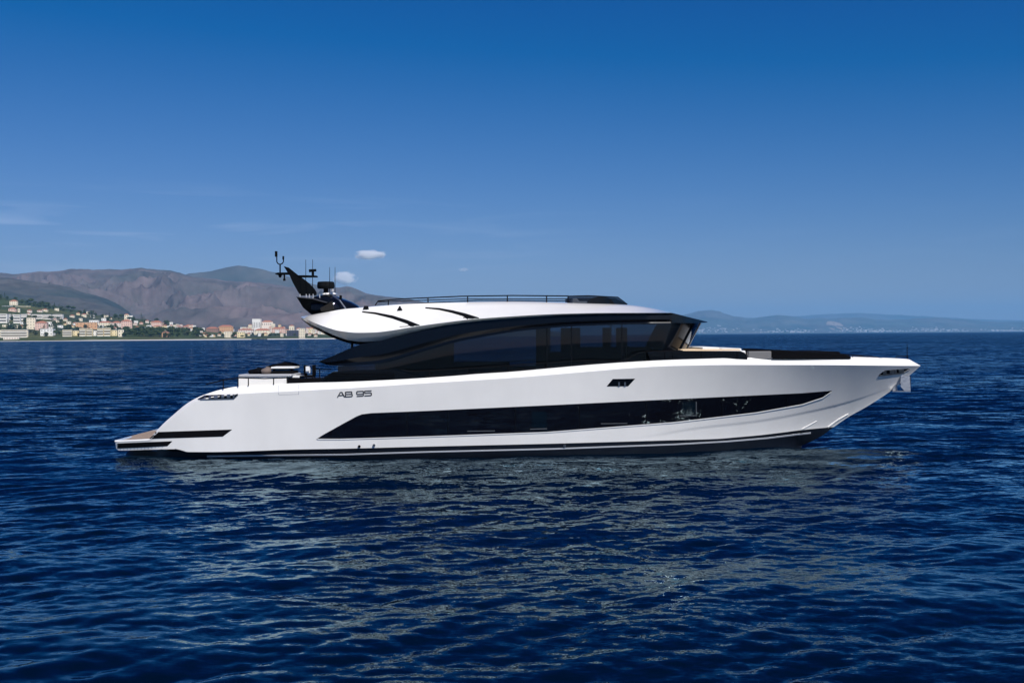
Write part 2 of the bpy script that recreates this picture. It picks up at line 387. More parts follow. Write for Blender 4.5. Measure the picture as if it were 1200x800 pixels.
M['far_hill'] = attr_mat('far_hill_scrub', [((0.07,0.08,0.07), (0.11,0.10,0.09), 1.0, 0.4, 0.62), ((0.8,0.8,0.8), (1.2,1.2,1.2), 4.0, 0.35, 0.65)], 1500)
M['hillside'] = attr_mat('coast_hillside', [((0.045,0.065,0.022), (0.14,0.13,0.06), 1.0, 0.48, 0.68), ((0.65,0.7,0.6), (1.3,1.25,1.15), 6.0, 0.35, 0.65)], 160)
M['quarry'] = mat('pale_quarry_rock', (0.30, 0.24, 0.19), 0.9, var=0.35, vscale=0.006)

def terrain(name, prof, d0, dr, d1, m, amp=0.35, nscale=900, rows=90, step=1.0, pw=1.3, seed=1, base=1.0, label=None, fall=0.5):
    xs = [p[0] for p in prof]; px = np.arange(xs[0], xs[-1] + 0.01, step)
    pyv = np.interp(px, xs, [p[1] for p in prof]) - 1.6 * (fbm(px * 0.11, px * 0 + seed, seed + 5, 4) - 0.5)
    v = (pyv - 400) + ROLL * (px - 600); el = np.maximum(-(v + SHIFT), 0.0) / F
    u = (px - 600) / F
    k = int(rows * 0.75)
    dd = np.concatenate([d0 + (dr - d0) * np.linspace(0, 1, k) ** 1.0, dr + (d1 - dr) * np.linspace(0, 1, rows - k + 1)[1:]])
    X = dd[:, None] * u[None, :]; Y = np.repeat(dd[:, None], len(px), 1)
    t = np.clip((dd - d0) / (dr - d0), 0, 1)[:, None]
    after = np.clip((dd - dr) / (d1 - dr), 0, 1)[:, None]
    h = el[None, :] * dr + H * (el[None, :] > 0)
    wx = fbm(X / nscale, Y / nscale, seed + 70, 3) * 0.9
    rg = fbm(X / nscale * 1.1 + wx, Y / nscale * 0.75 + wx, seed, 5, True); sm = fbm(X / nscale * 0.5, Y / nscale * 0.5, seed + 50, 3)   # spurs and gullies run down the slope
    shape = t ** pw
    relief = amp * (rg - 0.62) * 2.2 + amp * 0.9 * (sm - 0.5)
    w = np.clip(4 * t * (1 - t), 0, 1)
    Z = h * (shape * (1 + relief * w * 1.0) + relief * 0.30 * w * (1 - t))
    # never rise above the traced skyline on the near side
    cap_ = H + (h - H) / dr * dd[:, None] * 1.0
    dz = cap_ * 0.985 - Z; kk = 0.05 * h * w
    Z = np.where(t < 1, cap_ * 0.985 - (dz + np.sqrt(dz * dz + kk * kk)) / 2, Z)
    crest = h * (1 - fall * after) * (1 + 0.04 * (fbm(X / nscale * 3, Y / nscale * 3, seed + 9, 3) - 0.5) * after)
    Z = np.where(after > 0, crest, Z)
    Z = np.maximum(Z, base * np.clip(t * 40, 0, 1) - 1.5 * (t < 0.004))
    co = np.stack([X, Y + CAM_Y, Z], -1)
    o = np_mesh(name, co, len(dd), len(px), m)
    ga = o.data.attributes.new('gully', 'FLOAT', 'POINT'); ga.data.foreach_set('value', (np.clip((0.62 - rg) * 3.6 + 0.9 * (vnoise(X / 120, Y / 400, seed + 3) - 0.5), 0, 1) * (1 - 0.75 * t ** 3)).astype(np.float32).ravel())
    tag(o, label, kind='structure')
    return o, dd, px, Z

main_prof = [(-900,402),(-640,390),(-430,372),(-260,350),(-150,335),(-60,324),(0,320),(7,319.6),(17,321),(30,320.2),(47,318),(58,318.4),(70,317.4),(82,315.6),(93,315),(104,315.2),(117,316.2),(130,315.4),(142,316),(152,315),(167,314),(180,315.4),(200,316.6),(212,319.6),(228,324.5),(240,325.5),(253,326.8),(266,329),(279,330),(297,330.2),(316,332.5),(336,335.4),(360,337),(380,337.4),(398,336.6),(402,335.8),(407,335.3),(412,336),(417,338),(430,344),(445,346.6),(467,348.4),(490,352),(530,360),(580,372),(640,386),(660,391)]
spur_prof = [(-800,402),(-560,384),(-400,352),(-260,334),(-100,321),(0,325.2),(15,326.5),(33,329),(50,331.5),(70,333.4),(85,338),(100,343),(114,346.5),(127,350.4),(140,357),(160,372),(175,386)]
blue_prof = [(150,352),(200,331),(222,320.4),(238,318.6),(253,316.8),(262,314.2),(268,313),(276,311.3),(281,311),(288,311.8),(294,313.2),(301,314.4),(308,315.8),(318,318.4),(327,319.6),(338,323.4),(350,327.5),(372,334),(400,343),(440,356)]
r1_prof = [(640,389.5),(700,378),(740,373),(775,371),(795,370.6),(807,367.2),(816,365.3),(826,363.6),(833,363.3),(842,364.8),(851,368),(860,370.8),(872,371.6),(883,372.7),(893,371),(903,369.6),(913,369),(922,370),(932,371.8),(945,373.2),(958,372.6),(972,373.2),(987,372.4),(1000,371.8),(1014,372.6),(1027,374.2),(1042,375),(1056,374.2),(1072,373.4),(1087,372),(1102,372.2),(1118,373.4),(1133,374),(1150,376),(1170,377),(1200,377),(1260,374),(1330,378),(1480,383)]
r2_prof = [(780,378),(860,373),(920,371.2),(940,370),(965,368.2),(985,367.4),(1000,366.7),(1020,367.4),(1040,368.4),(1060,368.8),(1080,370.6),(1100,371.7),(1130,373.2),(1170,374.6),(1200,375),(1300,376),(1480,382)]
hill_prof = [(-800,403),(-560,396),(-400,372),(-260,346),(-90,342),(0,348.2),(20,351),(42,355.6),(60,358),(67,358.8),(80,361.5),(93,364),(107,368.5),(125,371),(143,372),(156,373),(170,374.5),(200,379),(220,382.4),(240,385.6),(270,388.4),(300,389),(330,389),(352,390.6),(400,392.5),(450,393.4),(520,393.2)]
for P in (main_prof, blue_prof, spur_prof, r1_prof):   # small uneven detail along the skylines
    pass
terrain('mountain_range', main_prof, 3900, 7600, 9000, M['mountain'], 0.85, 640, 200, 0.8, 1.35, 3, label='bare mauve brown mountain range behind the coast town')
terrain('wooded_spur', spur_prof, 3700, 5400, 6200, M['spur'], 0.35, 800, 70, 1.2, 1.2, 12, label='dark wooded spur in front of the mountain range at left')
terrain('blue_peak', blue_prof, 9100, 10300, 11300, M['far_hill'], 0.25, 1500, 40, 2.0, 1.0, 22, label='hazy blue peak rising behind the mountain range')
R1, r1d, r1p, r1z = terrain('far_headland', r1_prof, 18500, 21500, 23500, M['far_hill'], 0.42, 1500, 60, 1.5, 0.9, 31, label='hazy blue wooded headland on the right horizon')
terrain('farthest_ridge', r2_prof, 25000, 28500, 30000, M['far_hill'], 0.2, 2500, 24, 3.0, 1.0, 41, label='palest ridge behind the headland')
CD0, CDR = 1900, 2900
HILL, hd, hpx, hz = terrain('coast_hill', hill_prof, CD0, CDR, 3700, M['hillside'], 0.10, 260, 90, 1.5, 1.0, 51, base=1.3, label='green terraced hillside behind the beach', fall=0.75)
def hill_z(px, d):
    i = np.interp(d, hd, np.arange(len(hd))); j = np.interp(px, hpx, np.arange(len(hpx)))
    i0, j0 = int(i), int(j); i1, j1 = min(i0+1, len(hd)-1), min(j0+1, len(hpx)-1); a, b = i-i0, j-j0
    return float(hz[i0,j0]*(1-a)*(1-b)+hz[i1,j0]*a*(1-b)+hz[i0,j1]*(1-a)*b+hz[i1,j1]*a*b)
def ground_at(px, py, dmin=1930):
    """where the line of sight through px, py meets the coast"""
    best = None
    for d in np.arange(dmin, CDR, 6.0):
        p = at(px, py, d + CAM_Y); z = hill_z(px, d)
        if z >= p.z: return Vector((p.x, p.y, z)), d
    d = CDR - 8; p = at(px, py, d + CAM_Y); return Vector((p.x, p.y, hill_z(px, d))), d
# beach: a pale sloping strip with the promenade wall behind
M['sand'] = mat('pale_beach', (0.60, 0.57, 0.52), 0.9, var=0.15, vscale=0.05)
bmx = MB(); rows = []
for px in np.arange(-800, 521, 6.0):
    wob = 6 * math.sin(px * 0.05) + 4 * math.sin(px * 0.13 + 1)
    r = []
    for d, z in ((1862 + wob, -0.6), (1872 + wob, 0.15), (1893, 0.6), (1912, 0.9), (1916, 1.5), (1934, 1.6)):
        r.append(((px - 600) * d / F, d + CAM_Y, z))
    rows.append(r)
bmx.grid(rows); bo = bmx.build('beach', M['sand'], None, 30); tag(bo, 'pale beach and promenade along the foot of the town', kind='structure')
br = MB()
for k in range(14):
    px = 296 + k * 1.25; p = at(px, 396, 1852 + CAM_Y); br.box((p.x, p.y + random.uniform(-3, 3), 0.3), (2.2, 5, 2.2 + random.random()), random.random())
bro = br.build('breakwater', mat('dark_rock', (0.06, 0.06, 0.055), 0.9)); tag(bro, 'low dark rock breakwater in the water off the beach', 'breakwater')

# ------------------------------------------------------------------ the town: every building is a thing
def paint(name, c): return mat(name, c, 0.85, var=0.06, vscale=0.2)
PC = {'cream': paint('cream_wall', (0.80,0.70,0.52)), 'white': paint('white_wall', (0.84,0.81,0.75)), 'pink': paint('pink_wall', (0.74,0.50,0.40)),
      'yellow': paint('yellow_wall', (0.82,0.68,0.40)), 'orange': paint('orange_wall', (0.60,0.34,0.18)), 'pale': paint('pale_pink_wall', (0.80,0.68,0.58)),
      'grey': paint('grey_wall', (0.45,0.45,0.46)), 'dark': paint('dark_glass_wall', (0.045,0.05,0.075)), 'brown': paint('brown_wall', (0.30,0.18,0.13))}
RFM = {'terracotta': paint('terracotta_roof', (0.38,0.15,0.09)), 'flat': paint('flat_roof', (0.55,0.53,0.50)), 'brown': paint('brown_roof', (0.22,0.11,0.08))}
WIN = mat('dark_window', (0.10, 0.095, 0.09), 0.4)  # even dark colour of the single windows
WIN2 = paint('dark_window_row', (0.17, 0.15, 0.13))  # even dark brown of the window rows on balconied blocks
SLAB = paint('balcony_slab', (0.74, 0.71, 0.64))
def lbox(name, parent, c, dm, m, rz=0):
    me = bpy.data.meshes.get('unit_box_' + m.name)
    if me is None:
        x = MB(); x.box((0, 0, 0), (1, 1, 1)); t = x.build('unit_box_' + m.name, m); me = t.data; me.name = 'unit_box_' + m.name; bpy.data.objects.remove(t)
    o = bpy.data.objects.new(name, me); col.objects.link(o); o.parent = parent; o.location = c; o.scale = dm; return o
def hip(name, parent, w, dpt, z, h, m):
    x = MB(); e = 0.5
    b = [(-w/2-e, -dpt/2-e, z), (w/2+e, -dpt/2-e, z), (w/2+e, dpt/2+e, z), (-w/2-e, dpt/2+e, z)]; r = max(0.1, w/2 - dpt/2)
    x.add(b + [(-r, 0, z+h), (r, 0, z+h)], [(0,1,5,4), (1,2,5), (2,3,4,5), (3,0,4), (0,3,2,1)])
    o = x.build(name, m); o.parent = parent; return o
def building(px0, px1, yt, yb, wall, roof, floors, label, group=None, name='building', cat='building', dmin=1936, bands=False, wins=None, hip_h=None):
    g, d = ground_at((px0 + px1) / 2, yb, dmin)
    w = (px1 - px0) * d / F; zt = at((px0 + px1) / 2, yt, g.y).z; h = max(3.0, zt - g.z); dp = max(7.0, min(w * 0.7, 16))
    o = empty(name, (g.x, g.y + dp / 2, g.z)); o.rotation_euler[2] = -math.atan2(g.x, d) * 0.5 + random.uniform(-0.12, 0.12)
    tag(o, label, cat, group)
    rh = 0.0
    if roof != 'flat': rh = hip_h or min(h * 0.3, dp * 0.22 + 0.6); 
    wh = h - rh
    lbox('wall', o, (0, 0, wh / 2 - 1.5), (w, dp, wh + 3.0), PC[wall])
    if roof == 'flat': lbox('roof', o, (0, 0, wh + 0.2), (w + 0.5, dp + 0.5, 0.45), RFM['flat'])
    else: hip('roof', o, w, dp, wh, rh, RFM[roof])
    fh = wh / floors
    if bands:
        for k in range(floors):
            z = fh * k + fh * 0.58
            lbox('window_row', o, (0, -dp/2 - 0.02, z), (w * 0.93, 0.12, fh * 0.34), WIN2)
            lbox('balcony', o, (0, -dp/2 - 0.75, fh * k + 0.9 if k else 0.6), (w * 0.96, 1.5, fh * 0.30), SLAB)
    else:
        n = wins or max(2, min(6, int(w / 4.2)))
        for k in range(floors):
            for q in range(n):
                x = (q + 0.5) / n * w - w / 2
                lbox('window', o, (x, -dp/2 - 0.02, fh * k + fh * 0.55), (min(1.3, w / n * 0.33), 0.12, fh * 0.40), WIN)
    return o
B = building
B(0,29.5,386.6,395.6,'cream','flat',3,'long cream hotel with three rows of balconies at the left end of the beach',bands=True,name='hotel',cat='hotel')
B(3,20,395.4,398.6,'pale','flat',1,'low pale beach building in front of the long cream hotel',dmin=1930)
B(-14,6.6,367.8,378.5,'white','flat',3,'white terraced apartment block cut by the left picture edge',bands=True)
B(7.4,15,368.2,374.5,'white','flat',2,'small white block second from the left in the hillside row',bands=True)
B(15.4,22.6,368.6,379,'white','flat',3,'taller white block with dark window rows, third in the hillside row',bands=True)
B(23,30,368.2,375,'white','flat',2,'white block at the right end of the left hillside row',bands=True)
B(30.6,40,372.4,386,'cream','flat',4,'tall cream apartment block with dark windows beside the pink house',wins=3,name='apartment_block',cat='apartment block')
B(40.6,53.4,376,386.8,'pink','terracotta',3,'pink and orange villa between the cream block and the trees',name='villa',cat='villa')
B(36.2,47.6,368.4,373.8,'white','flat',2,'white flat block above the pink and orange villa',bands=True)
B(49.2,59,368.6,374.2,'white','flat',2,'white flat block in the middle of the upper row, left of a gap of trees',bands=True)
B(61.4,72,368.4,374,'white','flat',2,'white flat block at the right end of the upper row',bands=True)
B(10.6,19.2,351.2,357.6,'cream','terracotta',2,'solitary cream villa highest on the hill',name='villa',cat='villa')
B(9.6,17.4,360.2,365,'pink','terracotta',1,'small pink house with red roof below the highest villa',name='house',cat='house')
B(20.4,22.6,361.6,366,'cream','flat',1,'tiny cream hut beside the small pink house on the hill',name='hut',cat='hut',wins=1)
B(47,61,385.4,393.6,'white','flat',2,'white two storey building behind trees near the hotel',bands=False,wins=4)
B(44,62,383.2,385.6,'white','flat',1,'low white terrace pavilion above the white two storey building')
B(72.6,83,386.6,394.4,'yellow','flat',3,'yellow seafront block, first from the left in the yellow row',bands=True)
B(85.6,91.4,387.4,393.4,'yellow','flat',2,'narrow yellow seafront block, second in the yellow row',wins=2)
B(92.6,99.4,384.8,394,'yellow','flat',3,'taller yellow seafront block, third in the yellow row',bands=True)
B(101,107.6,385.2,394,'yellow','flat',3,'yellow seafront block, fourth in the yellow row, beside the white one',bands=True)
B(108.2,113,387.4,393.6,'white','flat',2,'small white block between the yellow seafront blocks',wins=2)
B(113.6,120.4,384.6,394,'yellow','flat',3,'yellow seafront block right of the small white one',bands=True)
B(121.6,128.6,384.2,394,'yellow','flat',3,'tall yellow seafront block, second from the right of the row',bands=True)
B(130.4,136.6,386.8,393.6,'yellow','flat',2,'low yellow seafront block at the right end of the row',wins=2)
B(138,144.2,386.4,394.6,'cream','flat',2,'pale yellow ramp building at the edge of the pine trees',wins=2)
B(88,111.6,377.8,384.6,'orange','flat',2,'long orange building behind the yellow seafront row',wins=6)
B(104,114.4,375.2,380,'white','flat',1,'white house above the long orange building',name='house',cat='house')
B(114.6,129.6,376.2,382,'cream','terracotta',2,'cream house row with red roofs, left of the big pink house',name='house_row',cat='house row')
B(130,141,376.2,383,'pale','terracotta',2,'pale pink house with red roof beside the big pink house',name='house',cat='house')
B(141.4,153,374.2,384.6,'pink','terracotta',3,'big pink house with dark red roof above the pine trees',name='villa',cat='villa')
B(145.4,150.4,367.6,375.4,'cream','terracotta',2,'cream tower house standing on the hill among dark pines',name='tower_house',cat='house')
B(150.6,155,369.8,375.6,'white','flat',1,'white annex right of the cream tower house',name='annex',cat='house')
B(156.6,161,375.8,378.6,'white','flat',1,'small white house under the dark round pines',name='house',cat='house')
B(176.6,188.4,375.6,383,'pink','terracotta',2,'pink villa with wide red roof, alone behind the pine belt',name='villa',cat='villa')
B(162.6,169,383.2,386,'white','flat',1,'low white house half hidden by the pine belt',name='house',cat='house')
B(189.2,197.6,388,395.2,'orange','brown',2,'small orange house in front of the pine belt',name='house',cat='house')
B(241,255,383,389,'brown','terracotta',2,'brown house with red roof left of the long terracotta hall',name='house',cat='house')
B(256,272,380.8,388.6,'orange','terracotta',2,'long terracotta hall rising over the town houses',name='hall',cat='hall')
B(263,271,388.4,395.6,'cream','flat',3,'cream seafront block below the terracotta hall',wins=3)
B(277.6,286,389,395.4,'yellow','flat',2,'yellow seafront block in the middle of the town',wins=3)
B(279,296,385,390.6,'pale','terracotta',2,'pale building with red roof behind the yellow seafront block')
B(297.4,316,385,392,'cream','terracotta',3,'wide cream palace with orange roof in the town centre',wins=6)
B(318,334,383.2,389.6,'pink','terracotta',2,'pinkish building with red roof left of the dark glass block')
B(336,349.6,387,393.8,'dark','flat',2,'dark glass block with white roof line near the yacht',wins=4)
B(350,357,384.8,396,'cream','flat',4,'tall cream block beside the dark glass block',wins=3)
B(306,319,375.4,382.4,'pale','terracotta',2,'pale pink church group on the rise behind the town',name='church',cat='church')
B(295.4,305,373.6,379,'white','flat',1,'white industrial roof on the rise left of the church group',name='warehouse',cat='warehouse')
# the small houses no one could tell apart
rs = random.Random(5)
kinds = [('cream','terracotta'),('white','terracotta'),('pale','terracotta'),('white','flat'),('cream','flat'),('yellow','terracotta'),('pink','terracotta')]
desc = {'cream':'cream','white':'white','pale':'pale pink','yellow':'yellow','pink':'pink'}
for k in range(205):
    px = rs.uniform(192, 520) if k % 5 else rs.uniform(352, 520); w = rs.uniform(2.6, 6.0)
    yb = rs.uniform(386.5, 395.2) if px > 232 else rs.uniform(383.5, 388); 
    if px > 285 and px < 345 and k % 3 == 0: yb = rs.uniform(381, 386)
    wl_, rf = rs.choice(kinds); hgt = rs.uniform(2.2, 4.4)
    B(px - w/2, px + w/2, yb - hgt, yb, wl_, rf, 2 if hgt > 3.2 else 1,
      'small %s house with %s roof crowded among others in the seaside town' % (desc[wl_], 'a red' if rf != 'flat' else 'a flat'), 'small houses of the seaside town', name='town_house', cat='house', wins=2)
for k, (px, py) in enumerate([(26,380),(34,366),(66,379),(70,384),(76,381),(84,383.6),(98,371),(103,368),(118,384),(124,372.6),(128,374.4),(134,386.4),(158,381),(165,379.8),(172,378.4),(174,383.6),(192,380.4),(199,381.2),(206,382.4),(212,382.6),(219,384),(226,384.6),(84,372),(91,369),(66,364),(52,365),(5,383),(12,382),(18,384.5),(24,384),(28,372),(33,369),(46,366),(57,380),(63,376),(61,382),(76,376),(80,380),(87,381),(94,376),(100,382),(108,372.4),(111,384),(121,376),(126,384),(137,381),(149,385.6),(160,384.8),(182,385),(200,384),(209,385),(216,386.4),(223,387),(231,386.5),(178,379),(185,383.8)]):
    w = rs.uniform(3.4, 6); wl_, rf = rs.choice(kinds)
    B(px - w/2, px + w/2, py - rs.uniform(2.4, 3.8), py, wl_, rf, 1, 'small %s house with %s roof scattered on the green hillside' % (desc[wl_], 'a red' if rf != 'flat' else 'a flat'), 'small houses on the hillside', name='hillside_house', cat='house', wins=2)
# walls and terraces on the hill
for x0, x1, y0 in ((17.5, 36, 359.4), (2, 15, 359.2)):
    g, d = ground_at((x0 + x1) / 2, y0); m_ = MB(); n = []
    for px in np.linspace(x0, x1, 12):
        q, dq = ground_at(px, y0); n.append(q)
    rows = [[(q.x, q.y, q.z - 1), (q.x, q.y, q.z + 1.6), (q.x, q.y + 1, q.z + 1.6), (q.x, q.y + 1, q.z - 1)] for q in n]
    m_.grid(rows); o = m_.build('retaining_wall', PC['grey'] if x0 < 10 else PC['cream'])
    tag(o, 'long pale retaining wall right of the highest villa' if x0 > 10 else 'grey retaining wall at left under the highest villa', 'wall')

# ------------------------------------------------------------------ trees
def leaf_mat(name, a, b_):
    m = bpy.data.materials.new(name); m.use_nodes = True; nt = m.node_tree; b = nt.nodes['Principled BSDF']; b.inputs['Roughness'].default_value = 0.8
    b.inputs['Specular IOR Level'].default_value = 0.2
    tc = nt.nodes.new('ShaderNodeTexCoord'); n = nt.nodes.new('ShaderNodeTexNoise'); n.inputs['Scale'].default_value = 0.35
    r = nt.nodes.new('ShaderNodeValToRGB'); r.color_ramp.elements[0].color = (*a, 1); r.color_ramp.elements[1].color = (*b_, 1)
    r.color_ramp.elements[0].position = 0.4; r.color_ramp.elements[1].position = 0.6
    nt.links.new(tc.outputs['Object'], n.inputs['Vector']); nt.links.new(n.outputs[0], r.inputs[0]); nt.links.new(r.outputs[0], b.inputs['Base Color']); return m
LEAF = [leaf_mat('dark_pine_foliage', (0.03,0.05,0.018), (0.065,0.09,0.03)), leaf_mat('olive_foliage', (0.05,0.065,0.025), (0.09,0.10,0.04))]
BARK = mat('bark', (0.10, 0.07, 0.05), 0.9)
def crown_mesh(name, w, h, z0, n, m, seed, kind='round'):
    r = random.Random(seed); x = MB()
    for k in range(n):
        a = r.uniform(0, 2*math.pi); t = r.random() ** 0.5; zz = r.uniform(-1, 1)
        if kind == 'round': rad = math.sqrt(max(0, 1 - zz*zz)) * t * w; c = Vector((math.cos(a)*rad, math.sin(a)*rad, z0 + h/2 + zz*h/2))
        elif kind == 'flat': rad = t * w * (1 - 0.4*max(0, zz)); c = Vector((math.cos(a)*rad, math.sin(a)*rad, z0 + h/2 + zz*h/2*(1-t*0.5)))
        else: rad = t * w * (1 - (zz+1)/2.2); c = Vector((math.cos(a)*rad, math.sin(a)*rad, z0 + h/2 + zz*h/2))
        s = r.uniform(0.5, 1.25) * (w * 0.22 + 0.25)
        nrm = Vector((r.gauss(0,1), r.gauss(0,1), r.gauss(0.6,1))).normalized(); e1 = nrm.orthogonal().normalized(); e2 = nrm.cross(e1)
        x.add([c + e1*s, c + e2*s*0.8, c - e1*s*0.9, c - e2*s], [(0,1,2,3)])
    me = x.build(name, m); d = me.data; bpy.data.objects.remove(me); d.name = name; return d
def trunk_mesh(name, h, r_):
    x = MB(); x.tube([(0,0,-1), (0.1,0,h*0.5), (0,0.1,h)], [r_, r_*0.8, r_*0.4], 6); t = x.build(name, BARK); d = t.data; bpy.data.objects.remove(t); return d
TV = [(crown_mesh('crown_umbrella_pine', 5.0, 4.5, 4.0, 110, LEAF[0], 1, 'flat'), trunk_mesh('trunk_pine', 6, 0.35)),
      (crown_mesh('crown_round', 3.8, 6.5, 1.6, 110, LEAF[0], 2), trunk_mesh('trunk_round', 5, 0.3)),
      (crown_mesh('crown_olive', 3.6, 5.0, 1.2, 100, LEAF[1], 3), trunk_mesh('trunk_olive', 3, 0.3)),
      (crown_mesh('crown_cypress', 1.5, 12.0, 0.8, 90, LEAF[0], 4, 'cone'), trunk_mesh('trunk_cypress', 6, 0.2))]
TN = [('umbrella_pine','umbrella pine'), ('round_tree','tree'), ('olive_tree','tree'), ('cypress','cypress')]
def tree(px, py, v, s, label, group):
    g, d = ground_at(px, py); o = empty(TN[v][0], g); o.rotation_euler[2] = rs.uniform(0, 6.28)
    o.scale = (s * rs.uniform(0.9, 1.2), s * rs.uniform(0.9, 1.2), s * rs.uniform(0.85, 1.15)); tag(o, label, TN[v][1], group)
    for nm, me in (('crown', TV[v][0]), ('trunk', TV[v][1])):
        c = bpy.data.objects.new(nm, me); col.objects.link(c); c.parent = o
L1 = ['spreading dark umbrella pine in the pine belt behind the beach', 'round dark green tree in the pine belt behind the beach', 'paler olive green tree in the pine belt behind the beach']
for k in range(84):      # pine belt
    px = rs.uniform(141, 188) if k % 2 else rs.uniform(186, 237); py = rs.uniform(388.5, 395.5); v = rs.choice([0,0,1,2])
    tree(px, py, v, rs.uniform(1.0, 1.5), L1[v], 'trees of the pine belt')
L2 = ['umbrella pine on the crest of the coast hill', 'round dark tree on the crest of the coast hill', 'pale olive tree on the crest of the coast hill', 'slim cypress on the crest of the coast hill']
for k in range(76):      # crest of the hill
    px = rs.uniform(-4, 112) if k % 3 else rs.uniform(112, 205); py = np.interp(px, [p[0] for p in hill_prof], [p[1] for p in hill_prof]) + rs.uniform(0.6, 5); v = rs.choice([0,1,1,2,3])
    tree(px, py, v, rs.uniform(0.9, 1.5), L2[v], 'trees on the hill crest')
L3 = ['umbrella pine among the hillside houses', 'round dark tree among the hillside houses', 'pale olive tree among the hillside houses', 'slim cypress among the hillside houses']
for k in range(96):
    px = rs.uniform(-2, 140); py = rs.uniform(374, 394.5); v = rs.choice([1,1,2,2,0,3])
    tree(px, py, v, rs.uniform(0.8, 1.25), L3[v], 'trees among the hillside houses')
L4 = ['umbrella pine on the seafront of the town', 'round dark tree on the seafront of the town', 'pale olive tree on the seafront of the town']
for k in range(40):
    px = rs.uniform(236, 375); py = rs.uniform(392, 396); v = rs.choice([0,1,2])
    tree(px, py, v, rs.uniform(0.6, 0.95), L4[v], 'trees on the town seafront')

# far shore on the right: a town that reads as one pale line, and a quarry
ft = MB(); rf_ = random.Random(9)
for k in range(620):
    px = rf_.uniform(795, 1215); dens = 0.5 + 0.5 * math.sin(px * 0.07) + (0.8 if 1000 < px < 1060 or 905 < px < 945 or px < 850 else 0)
    if rf_.random() > dens: continue
    up = abs(rf_.gauss(0, 0.12)); d = 18600 + up * 2600
    i = np.interp(d, r1d, np.arange(len(r1d))); j = np.interp(px, r1p, np.arange(len(r1p))); z = r1z[int(i), int(j)]
    ft.box(((px - 600) * d / F, d + CAM_Y, z + 6), (rf_.uniform(12, 42), 20, rf_.uniform(9, 20)), rf_.uniform(-.4, .4))
o = ft.build('far_town', PC['grey']); tag(o, 'pale line of distant houses along the far right shore', 'town', kind='stuff')
q = MB(); rows = []
for k, (pxa, pxb, py) in enumerate([(969,976,376.4),(967.5,984,379),(968,988,381.6),(970,991,384.2),(976,994,386.6),(984,996,388.4)]):
    row = []
    for px in np.linspace(pxa, pxb, 12):
        for d in np.arange(18550, 21500, 25.0):
            p = at(px, py, d + CAM_Y); zz = r1z[int(np.interp(d, r1d, np.arange(len(r1d)))), int(np.interp(px, r1p, np.arange(len(r1p))))]
            if zz >= p.z: break
        row.append((p.x, p.y - 40, p.z + 2 * (k % 2)))
    rows.append(row)
q.grid(rows); o = q.build('quarry', M['quarry'], None, 60); tag(o, 'pale quarry scar on the far headland', kind='structure')

# ------------------------------------------------------------------ the air
HZ = 3.9e-5
hb_ = MB(); y0, y1 = -4000.0, 31500.0
hb_.box((0, (y0 + y1) / 2, (740 - 4) / 2), (64000, y1 - y0, 744))
hz_o = hb_.build('haze', None); hz_o.data.materials.clear()
hm = bpy.data.materials.new('haze_air'); hm.use_nodes = True; nt = hm.node_tree; nt.nodes.clear()
ho = nt.nodes.new('ShaderNodeOutputMaterial'); hv = nt.nodes.new('ShaderNodeVolumePrincipled')
hv.inputs['Color'].default_value = (0.22, 0.57, 0.95, 1); hv.inputs['Density'].default_value = HZ; hv.inputs['Anisotropy'].default_value = 0.0
nt.links.new(hv.outputs[0], ho.inputs['Volume']); hz_o.data.materials.append(hm)
tag(hz_o, 'thin blue haze of the sea air', kind='stuff')

# small fair-weather clouds far beyond the mountains, above the haze
def cloud(px, py, w, h, label, seed, dens=0.02):
    D = 36000.0; c = at(px, py, D); sx, sz = w * D / F / 2, h * D / F / 2
    x = MB(); x.box((0, 0, 0), (2, 2, 2)); o = x.build('cloud', None); o.data.materials.clear(); o.location = c; o.scale = (sx, sx * 0.6, sz)
    m = bpy.data.materials.new('cloud_vapour'); m.use_nodes = True; nt = m.node_tree; nt.nodes.clear()
    out = nt.nodes.new('ShaderNodeOutputMaterial'); v = nt.nodes.new('ShaderNodeVolumePrincipled'); v.inputs['Color'].default_value = (1, 1, 1, 1)
    v.inputs['Anisotropy'].default_value = -0.1
    tc = nt.nodes.new('ShaderNodeTexCoord'); ln = nt.nodes.new('ShaderNodeVectorMath'); ln.operation = 'LENGTH'
    n = nt.nodes.new('ShaderNodeTexNoise'); n.inputs['Scale'].default_value = 1.7; n.inputs['Detail'].default_value = 4; n.noise_dimensions = '4D'; n.inputs['W'].default_value = seed
    nt.links.new(tc.outputs['Object'], ln.inputs[0]); nt.links.new(tc.outputs['Object'], n.inputs['Vector'])
    a = nt.nodes.new('ShaderNodeMath'); a.operation = 'MULTIPLY_ADD'; a.inputs[1].default_value = 1.5; a.inputs[2].default_value = 0.15   # noise*1.5+.15
    s_ = nt.nodes.new('ShaderNodeMath'); s_.operation = 'SUBTRACT'
    r = nt.nodes.new('ShaderNodeMapRange'); r.inputs[1].default_value = 0.0; r.inputs[2].default_value = 0.35; r.inputs[3].default_value = 0; r.inputs[4].default_value = dens
    nt.links.new(n.outputs[0], a.inputs[0]); nt.links.new(a.outputs[0], s_.inputs[0]); nt.links.new(ln.outputs['Value'], s_.inputs[1])
    nt.links.new(s_.outputs[0], r.inputs[0]); nt.links.new(r.outputs[0], v.inputs['Density']); nt.links.new(v.outputs[0], out.inputs['Volume'])
    o.data.materials.append(m); tag(o, label, 'cloud')
cloud(434, 298.4, 40, 13, 'small flat white cloud above the radar dome', 2.0, 0.010)
cloud(404, 326, 32, 17, 'small rounded white cloud just over the mountains, right of the mast', 5.0, 0.009)
cloud(543, 316, 14, 6, 'tiny faint cloud above the flybridge rail', 9.0, 0.003)

